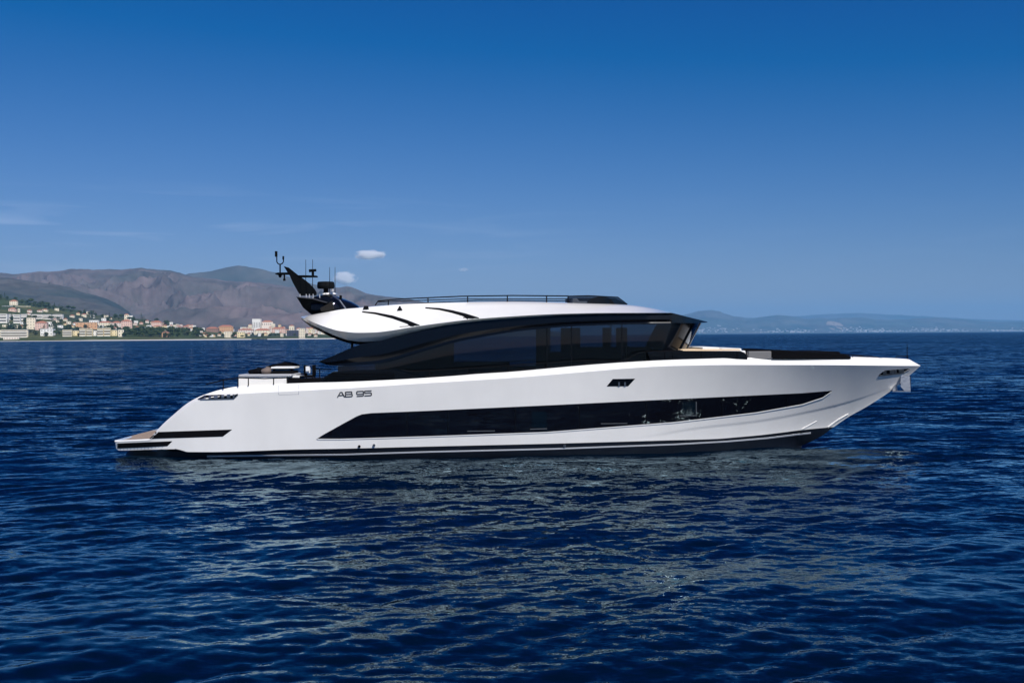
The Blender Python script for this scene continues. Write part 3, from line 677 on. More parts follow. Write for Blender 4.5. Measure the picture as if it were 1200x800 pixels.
# ------------------------------------------------------------------ the yacht
YC = 3.3
yacht = empty('motor_yacht', (0, YC, 0))
tag(yacht, 'long white motor yacht with black glass band along its hull on calm sea', 'yacht')
def sides(mb):
    """near half and far half of a mirrored part, when nothing joins them"""
    if not mb.v or min(abs(v[1] - YC) for v in mb.v) < 0.05: return [mb]
    out = []
    for s in (-1, 1):
        n = MB(); idx = {}
        for f in mb.f:
            q = [(mb.v[i][1] - YC) * s > 0 for i in f]
            if all(q):
                for i in f:
                    if i not in idx: idx[i] = len(n.v); n.v.append(mb.v[i])
                n.f.append(tuple(idx[i] for i in f))
            elif any(q): return [mb]
        if n.f: out.append(n)
    return out
def part(name, mb, m, parent=None, smooth=None):
    first = None
    for k in sides(mb):
        o = k.build(name, m, None, smooth); pin(o, parent or yacht); first = first or o
    return first
def pin(o, parent):
    """parent without moving: meshes are modelled in place"""
    o.parent = parent; w = Vector((0, 0, 0)); p = parent
    while p: w += p.location; p = p.parent
    o.location = -w + Vector(o.location)
    return o
def mir(p): return Vector((p[0], 2*YC - p[1], p[2]))

A = pchip([(135,516),(168,514.4),(174,514.0),(183,505),(190,497.6),(204,485),(220,472),(228.5,467),(236,463.6),(243,461),(260,456),(279,452.5),(300,451),
     (336,449.3),(360,448.4),(400,447.4),(460,444.8),(530,440.4),(560,438),(600,435.4),(640,431.8),(700,426.6),(730,424.5),(780,421.8),
     (860,419.3),(873,419),(993,418.7),(1040,419.6),(1064,420.7),(1066.5,421.5),(1069,422.9),(1078.5,428.2)])
K = pchip([(135,517),(168,515.6),(174,515.3),(183,507.5),(190,500.5),(204,488.5),(220,476),(230,470),(245,466),(265,463),(283,461.3),(350,457.8),(400,455.3),
     (500,448.9),(560,445.3),(600,442.7),(650,438.7),(700,434.5),(735,431.6),(785,428.8),(860,427.5),(960,427.6),(1063,428.5),(1078.5,428.6)])
CH = pchip([(135,521.5),(136.2,525.2),(139.5,527.5),(206,526),(213,527.4),(220,529.3),(241,529.4),(350,526.4),(400,525.5),(500,523),(650,519.5),(780,515.8),(840,514),
     (860,512.4),(890,509.7),(913,507),(940,503.6),(977,500)])
STEM = pchip([(977,500),(993,489),(1016,476),(1047,455.5),(1069,437),(1078.5,428.6)])
hbK = pchip([(135,2.85),(300,3.15),(500,3.3),(600,3.3),(730,3.25),(857,2.95),(948,2.35),(1019,1.5),(1057,0.75),(1070,0.35),(1078.5,0)])
hbC = pchip([(135,2.72),(300,2.92),(600,2.92),(730,2.62),(800,2.15),(860,1.6),(913,0.95),(950,0.42),(977,0)])
low = lambda px: CH(px) if px <= 977 else STEM(px)
# a soft spray knuckle: the side below this line tucks in a little
KN = pchip([(680,518),(740,513.5),(815,501.3),(886.7,493),(940,483.5),(993,471),(1040,455)])
def side_hb(px, s):
    c = hbC(px) if px < 977 else 0.0; k = hbK(px)
    p = 1.0 + 0.10 * min(max((px - 700) / 250, 0), 1)
    hb = c + (k - c) * (1 - s) ** p
    if px > 690:
        py = K(px) + (low(px) - K(px)) * s; kn = KN(min(px, 1040)); w = min((px - 690) / 60, 1) * min(max((1050 - px) / 60, 0), 1)
        t = (py - kn) / 1.4
        hb -= 0.11 * w * min(1, max(0, t)) * min(1, max(0, (k - c) / 0.3)) * (1 - s)
    return max(hb, 0.0)
cols = sorted(set(list(np.arange(135, 1040, 2.5)) + list(np.arange(1040, 1078.5, 1.25)) + [1078.5, 174, 179, 183, 977, 136.2, 139.5, 206, 213, 220, 228.5]))
NS = 60
def side_rows(fn=lambda p: p):
    rows = []
    for px in cols:
        r = []
        for i in range(NS + 1):
            s = i / NS; py = K(px) + (low(px) - K(px)) * s
            r.append(fn(at(px, py, YC - side_hb(px, s))))
        rows.append(r)
    return rows
def hbA(px):
    k = hbK(px); return max(0.0, k - 0.30 * min(1, k / 0.9) * min(1, max(0.15, (px - 150) / 120)))
def capA(px): k = hbA(px); return max(0.0, k - 0.16 * min(1, k / 0.8))
zplat = at(150, 515.0, YC - hbA(150)).z - 0.02
def deck_z(px):
    zA = at(px, A(px), YC - hbA(px)).z
    if px < 176: return zA - 0.02
    if px < 205: return zplat
    if px < 265: return zplat + (at(265, A(265), YC - hbA(265)).z - 0.3 - zplat) * (px - 205) / 60
    drop = float(np.interp(px, [265, 300, 760, 860, 1000, 1060, 1078], [0.3, 0.55, 0.55, 0.30, 0.12, 0.06, 0.0]))
    return zA - drop
hull = MB(); deck = MB()
for fn in (lambda p: p, mir):
    hull.grid(side_rows(fn))
    hull.grid([[fn(at(px, K(px), YC - hbK(px))), fn(at(px, A(px), YC - hbA(px))),
                fn(Vector((at(px, A(px), YC - hbA(px)).x, YC - capA(px), at(px, A(px), YC - hbA(px)).z))),
                fn(Vector((at(px, A(px), YC - hbA(px)).x, YC - capA(px) + 0.01 * min(1, capA(px)), deck_z(px) - 0.01)))] for px in cols])
# transom of the swim platform
tr = [at(135, K(135) + (low(135) - K(135)) * i / NS, YC - side_hb(135, i / NS)) for i in range(NS + 1)]
tr = [at(135, A(135), YC - hbA(135))] + tr
hull.grid([tr, [mir(p) for p in tr]])
# underside of the platform, back to the running bottom
hull.grid([[at(px, CH(px), YC - hbC(px)), mir(at(px, CH(px), YC - hbC(px)))] for px in (135, 150, 170, 190, 206)])
hull_o = part('hull', hull, M['gelcoat'], smooth=22)
dg = []
for px in cols:
    x = at(px, A(px), YC - hbA(px)).x; z = deck_z(px); h = capA(px)
    dg.append([Vector((x, YC + h * t, z + 0.04 * (1 - t * t) * min(1, h))) for t in (-1, -0.5, 0, 0.5, 1)])
deck.grid(dg); deck_o = part('deck', deck, M['teak'])
# white margin round the teak of the platform
mg = MB()
pA = [at(p, A(p), YC - hbA(p)) for p in (135, 150, 174)]
zt = pA[0].z
mg.prism([(pA[0].x - 0.02, YC - 2.8, zt - 0.05), (pA[0].x + 0.22, YC - 2.8, zt - 0.05), (pA[0].x + 0.22, YC - 2.8, zt + 0.012), (pA[0].x - 0.02, YC - 2.8, zt + 0.012)],
         [(pA[0].x - 0.02, YC + 2.8, zt - 0.05), (pA[0].x + 0.22, YC + 2.8, zt - 0.05), (pA[0].x + 0.22, YC + 2.8, zt + 0.012), (pA[0].x - 0.02, YC + 2.8, zt + 0.012)])
part('platform_edge', mg, M['gelcoat'])

# running bottom (black) and the boot stripe
hbW = pchip([(150,2.3),(240,2.6),(600,2.8),(730,2.45),(800,1.95),(860,1.35),(913,0.55),(930,0.18),(938,0),(977,0)])
LOWST = lin([(938,522.6),(950,517.5),(964,510),(977,500)])
bt = MB(); bc = [c for c in cols if 150 <= c <= 977]
for fn in (lambda p: p, mir):
    rows = []
    for px in bc:
        top = at(px, CH(px), YC - max(0, hbC(px) - 0.015)) + Vector((0, 0, 0.01))
        if px < 216: top = at(px, CH(216), YC - hbC(px) + 0.9 * (1 - (px - 150) / 66)) - Vector((0, 0, 0.0))  # black bottom reaches aft here, painting the platform's shadow too
        h = hbW(px)
        if px > 938:
            lo = at(px, LOWST(px), YC); mid = (top + lo) / 2; mid.y = YC - (YC - top.y) * 0.55
            rows.append([fn(top), fn(mid), fn(lo), fn(lo)])
        else:
            wl_ = Vector((top.x, YC - h, 0.0)); mid = top.lerp(wl_, 0.5)
            rows.append([fn(top), fn(mid), fn(wl_), fn(Vector((top.x, YC - h * 0.75, -0.7)))])
    bt.grid(rows)
e = [r for r in bt.v[:4]]
bt.grid([[Vector(p) for p in e], [mir(p) for p in e]])
bottom_o = part('running_bottom', bt, M['antifoul'], smooth=40)

def bvh_of(*objs):
    vs, fs = [], []
    for o in objs:
        w = Vector((0, 0, 0)); p = o
        while p: w += p.location; p = p.parent
        b = len(vs); vs += [v.co + w for v in o.data.vertices]; fs += [tuple(i + b for i in p.vertices) for p in o.data.polygons]
    return BVHTree.FromPolygons(vs, fs)
HB = bvh_of(hull_o, bottom_o)
def onto(tree, px, py, off, fallback=None):
    d = ray(px, py); h = tree.ray_cast(cam.location, d)
    if h[0] is None:
        for dx, dy in ((0, 1), (0, -1), (-1, 0), (-2, 0), (0, 2.5), (0, -2.5), (-4, -1)):
            h = tree.ray_cast(cam.location, ray(px + dx, py + dy))
            if h[0] is not None: break
    if h[0] is None: return None
    n = h[1] if h[1].dot(d) < 0 else -h[1]
    return h[0] + n * off
def strip(name, top, bot, m, tree=None, x0=None, x1=None, n=60, rows=6, off=0.012, skirt=0.03, parent=None, both=True):
    """a panel let into the surface between two traced lines; the other side of the boat gets its twin"""
    tree = tree or HB; mb = MB(); T = lin(top); B = lin(bot)
    xs0 = x0 if x0 is not None else top[0][0]; xs1 = x1 if x1 is not None else top[-1][0]
    xs = sorted(set(list(np.linspace(xs0, xs1, n)) + [p[0] for p in top + bot if xs0 <= p[0] <= xs1]))
    g = []
    for x in xs:
        r = [onto(tree, x, T(x), -skirt)] + [onto(tree, x, T(x) + (B(x) - T(x)) * k / rows, off) for k in range(rows + 1)] + [onto(tree, x, B(x), -skirt)]
        if all(p is not None for p in r): g.append(r)
    g = [[onto(tree, xs[0], p_, -skirt) or q for p_, q in zip([T(xs[0])] * len(g[0]), g[0])]] + g if False else g
    mb.grid(g)
    if both: mb.grid([[mir(p) for p in r] for r in g])
    return part(name, mb, m, parent, 40)

band_t = [(370.8,514.3),(378,509.5),(400,497.3),(418,487.5),(424,485.2),(435,483.8),(500,481.2),(650,474.3),(790,467.5),(940,460.5),(974.7,457.6)]
band_b = [(370.8,514.8),(400,513.7),(500,510.7),(640,505.7),(790,494.2),(886.7,482.7),(940,473.3),(964,465.3),(974.7,457.9)]
band = strip('hull_window_band', band_t, band_b, M['hull_glass'], n=150, rows=8, off=0.008)
lip_t = [(p[0], p[1] + 0.1) for p in band_b]; lip_b = [(p[0], p[1] + 1.1) for p in band_b]
strip('band_lower_lip', lip_t[1:], lip_b[1:], M['gelcoat'], x0=372, x1=974, n=130, rows=2, off=0.02)
# frames of the separate panes inside the band: thin upright joints, ledges and opening ports
for x in (477, 525, 603.7, 679, 757, 846, 922):
    T, B = lin(band_t)(x), lin(band_b)(x)
    strip('pane_joint', [(x - 0.45, T), (x + 0.45, T)], [(x - 0.45, B), (x + 0.45, B)], M['interior'], n=2, rows=3, off=0.016, parent=band)
for x0, x1, y in ((547.5, 580, 504.4), (704, 735, 495.6)):
    strip('inner_ledge', [(x0, y), (x1, y - 0.4)], [(x0, y + 1.1), (x1, y + 0.7)], M['light_trim'], n=4, rows=1, off=0.016, parent=band)
M['port_glass'] = mat('opening_port_glass', (0.002, 0.005, 0.009), 0.12)
for x0, x1, y0, y1 in ((621, 640.5, 482, 501), (797, 815, 470.5, 486.3)):
    pg = strip('opening_port', [(x0 + 2, y0), (x1, y0)], [(x0 + 2, y1), (x1, y1 - 0.6)], M['port_glass'], n=4, rows=3, off=0.018, parent=band)
for x0, x1, y0, y1 in ((621, 641, 502, 503.2), (796, 816.5, 486.3, 487.6)):
    strip('port_ledge', [(x0, y0), (x1, y0 - 0.6)], [(x0, y1), (x1, y1 - 0.6)], M['light_trim'], n=4, rows=1, off=0.024, parent=band)
strip('port_ledge', [(815, 470.5), (816.3, 470.4)], [(815, 487), (816.3, 486.6)], M['light_trim'], n=2, rows=2, off=0.024, parent=band)

# stern air intakes
strip('side_intake', [(175.2,513.5),(182.5,506),(271.7,503)], [(175.2,513.9),(261,511.3),(271.7,503.3)], M['black_matt'], n=60, rows=5, off=0.008)
vent = strip('platform_vent', [(137.5,519.3),(201.7,516.6)], [(137.5,525.2),(196,522.5),(201.7,517)], M['black_matt'], n=50, rows=4, off=0.008)
for i in range(14):
    x = 141 + i * 4.1
    strip('vent_fin', [(x, 519.8 - i * 0.18), (x + 1.0, 519.8 - i * 0.18)], [(x - 0.9, 524.6 - i * 0.17), (x + 0.1, 524.6 - i * 0.17)], M['interior'], n=2, rows=1, off=0.03, parent=vent) if i < 13 else None
# bow fairlead window amidships
port = strip('mooring_port', [(711,452.4),(718,443.9),(744,443.5)], [(711,452.6),(736,452.4),(744,443.8)], M['black_gloss'], n=14, rows=3, off=0.006)
for x in (725.3, 732.3):
    strip('bollard', [(x - 1.0, 447.6), (x + 1.0, 447.6)], [(x - 0.7, 452.2), (x + 0.7, 452.2)], M['steel'], n=3, rows=2, off=0.03, parent=port)
strip('bollard', [(723, 447.4), (735, 447.2)], [(723, 448.2), (735, 448.0)], M['steel'], n=3, rows=1, off=0.035, parent=port) if False else None
# polished openings at stern quarter and bow
def chrome_port(name, top, bot, bars):
    o = strip(name, top, bot, M['black_gloss'], n=20, rows=3, off=0.005)
    T, B = lin(top), lin(bot)
    for x, w in bars:
        strip('chrome_fitting', [(x - w/2, T(x) + 0.5), (x + w/2, T(x) + 0.5)], [(x - w/2, B(x) - 0.5), (x + w/2, B(x) - 0.5)], M['steel'], n=4, rows=3, off=0.02, parent=o)
    strip('chrome_rim', [(p[0], p[1] - 0.1) for p in bot], [(p[0], p[1] + 0.9) for p in bot], M['steel'], n=16, rows=1, off=0.02, parent=o)
    return o
chrome_port('stern_fairlead', [(232,467),(240,463),(279,461.4)], [(232,467.6),(274,466.6),(279,462)], [(240,2.2),(246,2.6),(253,4.5),(261,3.0),(268,4.0),(274,2)])
chrome_port('anchor_pocket', [(1030,438.8),(1037,433.8),(1066,431.6)], [(1030,439.4),(1058,436.6),(1066,432)], [(1036.5,4),(1045,5),(1049,2.4),(1056,6)])
# thin bright rails near the stem and the pale stripe above the waterline
strip('spray_rail', [(970,499.6),(981,491.5),(994,484.3)], [(970,501.2),(981,493.1),(994,485.2)], M['gelcoat'], n=12, rows=1, off=0.025)
strip('spray_rail', [(939,502.5),(957,492.8)], [(939,504),(957,493.6)], M['gelcoat'], n=10, rows=1, off=0.016)
sl = [(242.5,533.6),(400,531.6),(500,528.4),(650,524.8),(790,519.6),(852,516.2),(900,512.2),(950,506.2)]
strip('boot_stripe', sl, [(p[0], p[1] + 1.5) for p in sl], M['grey_paint'], n=140, rows=1, off=0.012)
# through-hull outlets, rub strip studs
for x, y in ((421, 522.8), (438.3, 521.3), (661.5, 521.8)):
    m = MB(); p = onto(HB, x, y, -0.02); q = onto(HB, x, y, 0.05); m.tube([p, q], [0.055, 0.045], 12); part('drain_outlet', m, M['steel'] if x > 430 else M['black_matt'])
# seams of the boarding gate in the bulwark
for x in (326.5, 350):
    strip('gate_seam', [(x - .25, A(x) + 1.5), (x + .25, A(x) + 1.5)], [(x - .25, 462.3), (x + .25, 462.3)], M['grey_top'], n=2, rows=6, off=0.004)
strip('gate_seam', [(326.5, 462.2), (350, 461.5)], [(326.5, 462.6), (350, 461.9)], M['grey_top'], n=4, rows=1, off=0.004)
# hull lettering A B 9 5 in wide rounded strokes (x 395-433, y 457-465)
def letters(both=True):
    W_, H_ = 1.45, 1.0
    gl = {'A': [[(0,0),(0.55,1),(0.9,1),(1.45,0)], [(0.32,0.36),(1.13,0.36)]],
          'B': [[(0,0),(0,1),(1.2,1),(1.32,0.9),(1.32,0.62),(1.2,0.52),(0.05,0.52)], [(1.2,0.52),(1.4,0.42),(1.4,0.1),(1.26,0),(0,0)]],
          '9': [[(1.4,0.42),(0.14,0.42),(0,0.52),(0,0.9),(0.14,1),(1.26,1),(1.4,0.9),(1.4,0.1),(1.26,0),(0.06,0)]],
          '5': [[(1.36,1),(0,1),(0,0.56),(1.24,0.56),(1.38,0.46),(1.38,0.1),(1.24,0),(0,0)]]}
    sc_ = 5.6; x = 395.6
    for ch, gap in (('A', 1.66), ('B', 2.35), ('9', 1.68), ('5', 0)):
        mb = MB()
        for st in gl[ch]:
            for (ax, ay), (bx, by) in zip(st[:-1], st[1:]):
                P = []
                ln = math.hypot(bx-ax, by-ay) or 1; nx, ny = -(by-ay)/ln*0.11, (bx-ax)/ln*0.11; ex, ey = (bx-ax)/ln*0.06, (by-ay)/ln*0.06
                for gx, gy in ((ax-ex+nx, ay-ey+ny), (bx+ex+nx, by+ey+ny), (bx+ex-nx, by+ey-ny), (ax-ex-nx, ay-ey-ny)):
                    px = x + gx*sc_; py = 465.3 - (px - 395)*0.055 - gy*sc_*0.98
                    P.append((px, py))
                f = [onto(HB, a, b, 0.012) for a, b in P]; k = [onto(HB, a, b, -0.01) for a, b in P]
                mb.prism(f, k)
        x += gap * sc_
        o = mb.build('hull_letter', M['letter']); pin(o, yacht)
letters()

# anchor under the bow
an = MB()
stock = [at(1056, 441, YC), at(1061, 446, YC)]
an.tube([at(1050, 449, YC), at(1060, 437, YC)], 0.05)
part_o = empty('anchor', (0, 0, 0)); pin(part_o, yacht); anchor = part_o
def apart(name, mb, m, **k): o = mb.build(name, m, None, k.get('smooth')); pin(o, anchor); return o
apart('shank', an, M['steel'], smooth=40)
for s in (-1, 1):
    a2 = MB()
    a2.prism([at(1055.5, 439.5, YC + s*0.30), at(1066, 440.5, YC + s*0.30), at(1067.2, 442, YC + s*0.34), at(1067, 457.8, YC + s*0.36), at(1060.5, 458.6, YC + s*0.36), at(1055.5, 453, YC + s*0.34)],
             [at(1055.5, 439.5, YC + s*0.26), at(1066, 440.5, YC + s*0.26), at(1067.2, 442, YC + s*0.29), at(1067, 457.8, YC + s*0.30), at(1060.5, 458.6, YC + s*0.30), at(1055.5, 453, YC + s*0.29)])
    apart('fluke', a2, M['steel'])
a3 = MB(); a3.prism([at(1045.8, 457.6, YC-0.35), at(1067, 457.8, YC-0.35), at(1067, 459.2, YC-0.35), at(1046, 459.0, YC-0.35)],
                    [at(1045.8, 457.6, YC+0.35), at(1067, 457.8, YC+0.35), at(1067, 459.2, YC+0.35), at(1046, 459.0, YC+0.35)])
a3.prism([at(1045.8, 455, YC-0.1), at(1050, 449, YC-0.1), at(1052, 458, YC-0.1), at(1046, 458, YC-0.1)],
         [at(1045.8, 455, YC+0.1), at(1050, 449, YC+0.1), at(1052, 458, YC+0.1), at(1046, 458, YC+0.1)])
apart('crown_bar', a3, M['steel'])

# ---- roof
RT = pchip([(353,371),(366,368.7),(381.7,365.8),(406,361.8),(417,361),(440,359),(480,356),(540,354.4),(600,353.6),(665,355),(735,357.5),(760,360.5),(787,366)])
RC = pchip([(353,371.8),(360,374.4),(370,378.8),(380,382.6),(400,388),(420,389.8),(440,389.3),(460,387),(484,383),(520,378),(550,374.4),(600,370.6),(660,367.6),(720,366.6),(787,366.5)])
RL = pchip([(353,373.2),(360,377.4),(375,385),(390,392.2),(400,396),(410,398.8),(426,400.4),(442,399.6),(460,395.4),(490,388),(530,380),(560,376.2),(600,372.6),(660,368.6),(720,367.2),(787,366.9)])
def roofY(px):   # the roof edge closes in at the front
    return float(np.interp(px, [353, 420, 760, 787], [0.95, 0.72, 0.80, 0.95]))
rc = sorted(set(list(np.arange(353, 787, 4.0)) + [787]))
roof = MB(); soff = MB(); rbev = MB()
for fn in (lambda p: p, mir):
    g, g2, gb = [], [], []
    for px in rc:
        y = roofY(px); c = at(px, RC(px), y); l = at(px, RL(px), y + 0.14 + 0.36 * min(1, max(0, RL(px) - RC(px)) / 8)); t = at(px, RT(px), 2.05)
        mid = []
        for k in (0.25, 0.5, 0.75):
            py = RC(px) + (RT(px) - RC(px)) * (k ** 0.97); mid.append(at(px, py, y + (2.05 - y) * k))
        cc = Vector((t.x, YC, t.z + 0.05))
        gb.append([fn(l), fn(c)])
        g.append([fn(c)] + [fn(p) for p in mid] + [fn(t), fn(t.lerp(cc, 0.5) + Vector((0, 0, 0.015))), fn(cc)])
        dn = at(px, RL(px) + 3.4 * min(1, (px - 352) / 12) * (1 - min(1, max(0, (px - 425) / 30))), l.y + 0.10)
        g2.append([fn(l), fn(dn), fn(Vector((l.x, YC - 1.6, dn.z + 0.03))), fn(Vector((l.x, YC, l.z + 0.05)))])
    roof.grid(g); soff.grid(g2); rbev.grid(gb)
# aft face of the roof
roof.grid([[roof.v[k], roof.v[0]] for k in range(1)] * 1) if False else None
part('roof_side', rbev, M['gelcoat'], smooth=30)
roof_o = part('roof', roof, M['gelcoat'], smooth=24)
soff_o = part('roof_underside', soff, M['black_gloss'], smooth=40)
RB = bvh_of(roof_o)
# dark air-scoop strips let into the roof
fin1_t = [(424.5,365.6),(440,366.9),(460,370.6),(478,376.2),(493.5,382.4)]; fin1_b = [(424.5,366.1),(440,368.2),(460,373.2),(478,379.6),(483,384.2),(490,383.9),(493.5,382.6)]
fin2_t = [(498.5,361),(515,362),(530,364.6),(545,368.2),(561,373.2)]; fin2_b = [(498.5,361.4),(515,363.2),(530,366.7),(543,370.6),(549,374.8),(557,374.9),(561,373.4)]
strip('roof_scoop', fin1_t, fin1_b, M['black_matt'], RB, n=40, rows=4, off=0.045, skirt=0.03)
strip('roof_scoop', fin2_t, fin2_b, M['black_matt'], RB, n=40, rows=4, off=0.045, skirt=0.03)
cl = MB(); p = onto(RB, 468.5, 363.2, 0.0); cl.box(p + Vector((0, 0, 0.04)), (0.2, 0.14, 0.1), 0, 0.5); cl.box(p + Vector((0, 0, 0.11)), (0.07, 0.07, 0.07)); part('roof_fitting', cl, M['black_matt'])  # small dark cleat standing on the roof
cl = MB(); p = onto(RB, 429, 361.5, 0.0); cl.box(p + Vector((0, 0, 0.04)), (0.22, 0.2, 0.12), 0, 0.6); part('roof_fitting', cl, M['black_matt'])

# ---- black fascia under the roof and the front visor
FU = lin([(374,423.2),(382,420),(390,416.9),(408,408.9),(424,402.8),(442,400),(460,395.8),(490,388.4),(530,380.3),(560,376.5),(600,373),(660,369),(720,367.5),(787,367.2)])
FL = pchip([(374,424),(382,427),(390,428.3),(410,427.8),(440,426),(460,422),(480,416),(510,407),(540,399),(560,395.2),(600,388.6),(640,384.2),(680,381.2),(710,380),(745,378.8),(787,378.4)])
fc = sorted(set(list(np.arange(374, 787, 4.0)) + [390, 408, 424, 442, 460, 787])); fas = MB()
def fy(px): return float(np.interp(px, [374, 420, 760, 787], [0.95, 0.92, 0.92, 1.05]))
for fn in (lambda p: p, mir):
    g = []
    for px in fc:
        u, l = at(px, FU(px), fy(px)), at(px, FL(px), fy(px) + 0.0)
        # two facets: upper one faces slightly down, the crease throws the dark line of the photo
        m1 = at(px, FU(px) + (FL(px) - FU(px)) * 0.62, fy(px) - 0.07); m2 = at(px, FU(px) + (FL(px) - FU(px)) * 0.86, fy(px) + 0.02)
        g.append([fn(u + Vector((0, 0.25, 0))), fn(u), fn(m1), fn(m2), fn(l), fn(l + Vector((0, 0.28, 0.02)))])
    fas.grid(g)
fas_o = part('side_fascia', fas, M['black_gloss'], smooth=12)
vis = MB(); VU = lin([(787,366.4),(805,371),(829,377.0)]); VL = lin([(787,378.3),(812,378.4),(829,377.8)])
vx = [787 + 42 * math.sin(k / 14 * math.pi / 2) for k in range(15)]
g, g3 = [], []
for px in vx:
    t = (px - 787) / 42; y = YC - (YC - 1.0) * math.sqrt(max(0, 1 - t ** 1.9)); u = at(px, VU(px), y); l = at(px, VL(px), y + 0.02)
    cu = Vector((u.x, YC, u.z + 0.04 * (1 - t))); cl_ = Vector((l.x, YC, l.z + 0.02))
    g.append([l, u, cu]); g3.append([l, cl_])
for fn in (lambda p: p, mir):
    vis.grid([[fn(p) for p in r] for r in g]); vis.grid([[fn(p) for p in r] for r in g3])
part('visor', vis, mat('visor_gloss', (0.002, 0.004, 0.008), 0.05, coat=0.6), smooth=30)

# ---- wheelhouse glass, pillars and interior
gl = MB(); gc = sorted(set(list(np.arange(396, 788, 4.0)) + [788]))
GY = 1.1
def glow(px): return min(A(px) + 6, 455)
pil = MB()
for fn in (lambda p: p, mir):
    g = []
    for px in gc:
        # the lower edge leans aft towards the front of the house
        k = max(0, (px - 740) / 48); pb = px - 18 * k
        g.append([fn(at(px, FL(px) - 1.5, GY)), fn(at((px + pb) / 2, (FL(px) + glow(pb)) / 2 - 1, GY - 0.02)), fn(at(pb, glow(pb), GY))])
    gl.grid(g)
glass_o = part('side_glass', gl, M['tinted'], smooth=30)
def wrap(a):  # a 0..1 from the near corner to the middle of the windscreen
    s_ = math.sin(a * math.pi / 2); y = YC - (YC - GY) * math.cos(a * math.pi / 2)
    return at(788 + 32 * s_, 378.4, y), at(770 + 32 * s_, 413, y)
ws = MB(); wp = MB()
for fn in (lambda p: p, mir):
    g = [[fn(q) for q in (lambda a_: (a_[0], a_[0].lerp(a_[1], 0.5), a_[1]))(wrap(a))] for a in np.linspace(0, 0.56, 8)]; wp.grid(g)
    g = [[fn(q) for q in (lambda a_: (a_[0], a_[0].lerp(a_[1], 0.5), a_[1]))(wrap(a))] for a in np.linspace(0.56, 1.0, 10)]; ws.grid(g)
part('corner_pillar', wp, M['black_gloss'], smooth=30)
ws_o = part('windscreen', ws, M['tinted'], smooth=30)
for a in (0.56, 1.0):
    m = MB()
    for fn in ((lambda p: p, mir) if a < 1 else (lambda p: p,)):
        t, b = wrap(a); m.tube([fn(t + Vector((0.03, -0.01, 0))), fn(b + Vector((0.03, -0.01, 0)))], 0.03, 8)
    part('windscreen_mullion', m, M['steel'] if a == 1.0 else M['black_gloss'])
for xs in ((640, 641.6), (669, 670.4), (728, 729.4)):
    m = MB()
    for fn in (lambda p: p, mir):
        m.prism([fn(at(xs[0], FL(xs[0]) - 1, GY - 0.03)), fn(at(xs[1], FL(xs[1]) - 1, GY - 0.03)), fn(at(xs[1], glow(xs[1]), GY - 0.03)), fn(at(xs[0], glow(xs[0]), GY - 0.03))],
                [fn(at(xs[0], FL(xs[0]) - 1, GY + 0.02)), fn(at(xs[1], FL(xs[1]) - 1, GY + 0.02)), fn(at(xs[1], glow(xs[1]), GY + 0.02)), fn(at(xs[0], glow(xs[0]), GY + 0.02))])
    part('glass_joint', m, M['black_gloss'])
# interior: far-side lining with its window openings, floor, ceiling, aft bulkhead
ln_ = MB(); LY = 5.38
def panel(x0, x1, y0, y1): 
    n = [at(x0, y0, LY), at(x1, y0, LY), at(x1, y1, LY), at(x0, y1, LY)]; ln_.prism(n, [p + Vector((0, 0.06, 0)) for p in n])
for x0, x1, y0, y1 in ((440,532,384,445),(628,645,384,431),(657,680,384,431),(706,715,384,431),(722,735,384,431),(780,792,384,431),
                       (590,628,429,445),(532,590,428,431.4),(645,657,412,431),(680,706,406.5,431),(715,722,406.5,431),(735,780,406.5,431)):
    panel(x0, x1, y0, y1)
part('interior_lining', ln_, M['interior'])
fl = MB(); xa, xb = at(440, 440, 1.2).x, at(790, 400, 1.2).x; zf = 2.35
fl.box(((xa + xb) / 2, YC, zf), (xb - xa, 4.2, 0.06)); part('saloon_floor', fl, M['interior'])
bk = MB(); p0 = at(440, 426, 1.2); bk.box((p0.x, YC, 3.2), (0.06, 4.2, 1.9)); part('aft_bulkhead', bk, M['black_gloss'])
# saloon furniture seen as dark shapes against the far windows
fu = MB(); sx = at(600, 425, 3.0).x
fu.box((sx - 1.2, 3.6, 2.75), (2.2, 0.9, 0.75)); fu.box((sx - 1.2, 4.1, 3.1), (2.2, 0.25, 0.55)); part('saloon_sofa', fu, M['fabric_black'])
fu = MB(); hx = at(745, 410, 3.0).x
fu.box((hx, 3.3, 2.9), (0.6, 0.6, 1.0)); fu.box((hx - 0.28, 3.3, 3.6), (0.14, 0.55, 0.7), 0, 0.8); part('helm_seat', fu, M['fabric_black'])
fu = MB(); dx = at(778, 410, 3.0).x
fu.box((dx, 3.3, 3.1), (0.9, 3.4, 1.2)); part('dashboard', fu, mat('amber_reflection', (0.50, 0.30, 0.12), 0.6, var=0.15))  # amber paints the windscreen's warm deck reflection into the dashboard's colour

# aft lower house: black coaming with louvres between the deck and the fascia tip
slab('aft_coaming', [(372,450),(378,443),(390,435.5),(420,433.5),(460,433),(474,436.2),(497,442.5),(505,448)], 0.75, 0.95, M['black_gloss'], None).name = 'aft_coaming'
ac = bpy.data.objects['aft_coaming']; pin(ac, yacht)
lv = MB()
for k in range(5):
    y = 437.2 + k * 1.9
    x0 = 388 - k * 2.2
    n = [at(x0, y, 0.72), at(462, y - 1.2, 0.72), at(462, y - 0.5, 0.72), at(x0, y + 0.7, 0.72)]
    lv.prism(n, [p + Vector((0, 0.03, 0)) for p in n])
o = lv.build('louvre', M['interior']); pin(o, ac); o.location = o.location
m = MB(); pf = at(412.5, 400, 1.6); pt = at(412.5, 411, 1.6); m.tube([pf, pt + Vector((0, 0, -0.1))], 0.045); part('roof_post', m, M['black_matt'])
